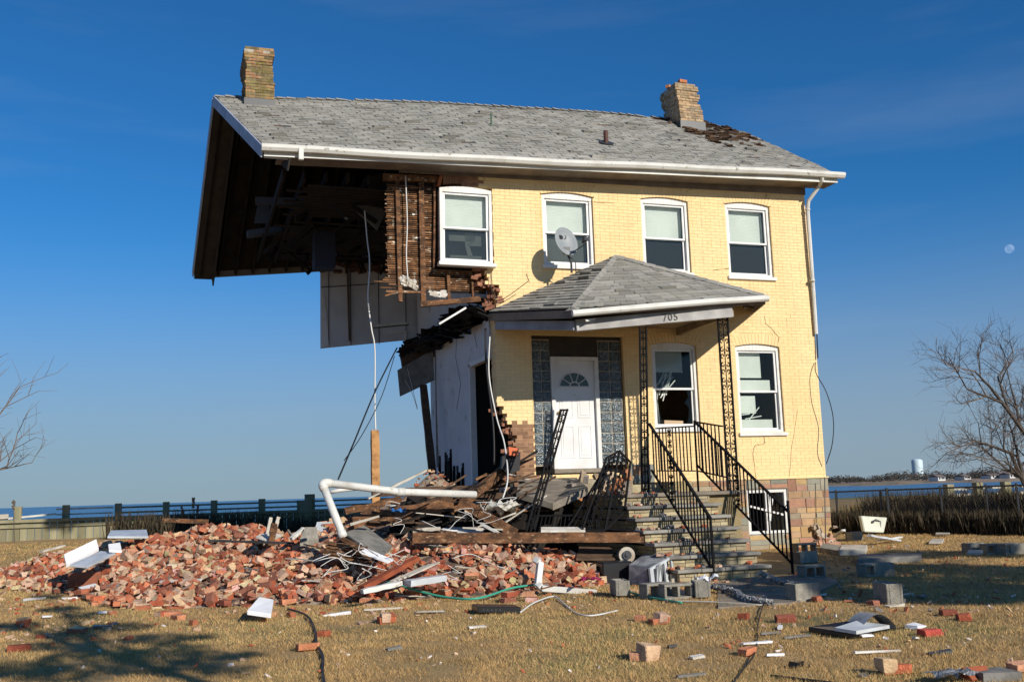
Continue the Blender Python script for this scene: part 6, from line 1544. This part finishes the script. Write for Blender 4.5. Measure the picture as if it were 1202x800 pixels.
mb = MB(); weeds(mb, fa.lerp(fb, .3)-off*1.2, fb-off*1.2, 5200, .78, rnd, .016); weeds(mb, fa-off*2.5, fb-off*2.5, 3000, .55, rnd, .016)
tag(mb.build('reeds', M['reed']), 'dry tan reeds standing behind the right fence', 'reeds', kind='stuff')
e = empty('post_and_rail_fence', (22, 25, 0)); tag(e, 'weathered post and rail fence behind the brush at the right edge', 'fence')
for px, py in ((1113, 568), (1147, 566), (1180, 565), (1212, 563)):
    p = at(px, py, 24.5); mb = MB(); mb.box(p.x-.12, p.x+.12, p.y-.1, p.y+.1, -.3, p.z); mb.build('post', M['fencewood'], e)
mb = MB(); mb.beam(at(1113, 574, 24.55), at(1215, 569, 24.55), .05, .09); mb.build('rail', M['rail'], e)
mb = MB(); mb.beam(at(1113, 581, 24.55), at(1215, 577, 24.55), .05, .07); mb.build('lower_rail', M['rail'], e)
# green marsh strip beyond
mb = MB(); rnd = random.Random(2)
mb.prism([(17, 34, -.45), (95, 34, -.45), (120, 104, -.7), (60, 104, -.7)], (0, 0, -.5)); tag(mb.build('marsh', mat('marsh_green', (.13, .16, .05), 1, (.18, .15, .06), .05), origin='world'), kind='structure')

# ================================================================== TREES
def bare_tree(name, base, h, label, seed, spread=.55, levels=5, lean=(0, 0), leaf=None, trunk_r=.16, first=.28, group=None, nb=3, leafn=0, leafsize=.05, up_bias=.25, bend=.2):
    rnd = random.Random(seed); e = empty(name, base); tag(e, label, 'tree', group); mt, mc, ml = MB(), MB(), MB()
    def grow(p, d, L, r_, lv):
        n = 4 if lv > 1 else 3; P = [p]; q = p; dd = d.copy()
        for i in range(n):
            dd = (dd+Vector((rnd.uniform(-1, 1), rnd.uniform(-1, 1), rnd.uniform(-.6, 1)*.6))*bend*.6).normalized(); q = q+dd*(L/n); P.append(q)
        r1 = r_*.62 if lv > 0 else r_*.3
        (mt if lv >= levels-2 else mc).tube(P, r_, 6 if lv >= levels-2 else 3, taper=max(r1, .003))
        if lv <= 1 and leafn:
            for pp in P[1:]: leaf_cloud(ml, pp, (.22, .22, .16), leafn, leafsize, rnd)
        if lv == 0: return
        k = nb+(1 if rnd.random() < .5 else 0)
        for i in range(k):
            t = rnd.uniform(.35, 1) if i else 1.0; j = min(n, max(1, int(t*n))); pp = P[j]
            a = rnd.uniform(0, 6.28); o_ = dd.orthogonal().normalized(); o2 = dd.cross(o_); sd = o_*math.cos(a)+o2*math.sin(a)
            nd = (dd*(1-spread*.6)+sd*spread+Vector((0, 0, up_bias))).normalized()
            grow(pp, nd, L*rnd.uniform(.62, .82), r1*rnd.uniform(.75, 1), lv-1)
    grow(Vector(base), Vector((lean[0], lean[1], 1)).normalized(), h*first, trunk_r, levels)
    mt.build('trunk', M['bark'], e); mc.build('crown', M['twig'], e)
    if leafn: ml.build('foliage', M['needle'], e)
    return e
p = at(1207, 560, 24.0); bare_tree('bare_tree', (p.x, p.y, g(p.x, p.y)-.1), 9.4, 'bare winter tree with fine twigs at the right edge of the picture', 37, .62, 6, (-.05, 0), trunk_r=.15, first=.26, nb=3, up_bias=.10)
p = at(-98, 560, 22.0); bare_tree('bare_tree', (p.x, p.y, g(p.x, p.y)-.1), 7.4, 'bare winter tree reaching in at the left edge of the picture', 12, .62, 5, (.1, 0), trunk_r=.12, first=.26, nb=3, up_bias=.12)

def clump_tree(name, base, top, clumps, label, seed, leaf=.10, n=260):
    rnd = random.Random(seed); e = empty(name, base); tag(e, label, 'tree'); b = Vector(base)
    mt, ml = MB(), MB(); tp = Vector((base[0], base[1], top)); mt.tube([b, b.lerp(tp, .5)+Vector((.08, .05, 0)), tp], .17, 8, taper=.04)
    for c, rr in clumps:
        c = Vector(c); j = b.lerp(tp, min(.95, max(.3, (c.z-b.z-.8)/(top-b.z)))); mt.tube([j, j.lerp(c, .6)+Vector((0, 0, .1)), c], .05, 5, taper=.012)
        leaf_cloud(ml, c, (rr, rr, rr*.55), int(n*rr*rr*2), leaf, rnd)
    mt.build('trunk', M['bark'], e); ml.build('foliage', M['needle'], e)
rnd = random.Random(66)
def sunpt(gx, gy, h):      # the point at height h whose shadow falls on ground point (gx, gy)
    k = h/math.tan(SUN_EL); return (gx+math.sin(SUN_AZ)*k, gy-math.cos(SUN_AZ)*k, h)
def spot(px, py, h): p = gp(px, py); return sunpt(p.x, p.y, h)
cl = [(spot(px, py, rnd.uniform(5.6, 7.2)), rr) for px, py, rr in ((55, 700, .24), (75, 718, .30), (20, 738, .35), (95, 745, .42), (150, 738, .34), (190, 752, .34), (60, 762, .30), (120, 772, .45), (175, 785, .42), (215, 765, .36), (250, 775, .34), (270, 790, .3), (30, 790, .4), (85, 795, .4), (240, 750, .22), (300, 772, .2), (100, 724, .3))]
bx, by, _ = spot(110, 765, 6); clump_tree('evergreen_tree', (bx, by, g(bx, by)-.1), 7.4, cl, 'dark evergreen behind the photographer that throws the mottled shade at lower left', 5, .06, 620)
cl = []
for px in range(925, 1225, 24):
    for py in (652, 668, 684, 699):
        if rnd.random() < .22: continue
        cl.append((spot(px+rnd.uniform(-10, 10), py+rnd.uniform(-5, 5), rnd.uniform(5.0, 7.0)), rnd.uniform(.45, .75)))
bx, by, _ = spot(1080, 685, 6); clump_tree('evergreen_tree', (bx, by, g(bx, by)-.1), 7.2, cl, 'dark evergreen outside the right edge that shades the right lawn', 6, .09, 420)
cl = [(spot(px, py, rnd.uniform(4.8, 6.2)), rr) for px, py, rr in ((905, 682, .5), (880, 690, .35), (925, 670, .5), (860, 668, .40), (820, 676, .35), (790, 670, .30), (945, 655, .4))]
bx, by, _ = spot(900, 685, 5.5); clump_tree('evergreen_tree', (bx, by, g(bx, by)-.1), 6.4, cl, 'small dark evergreen outside the right edge that shades the foot of the steps', 7, .07, 420)
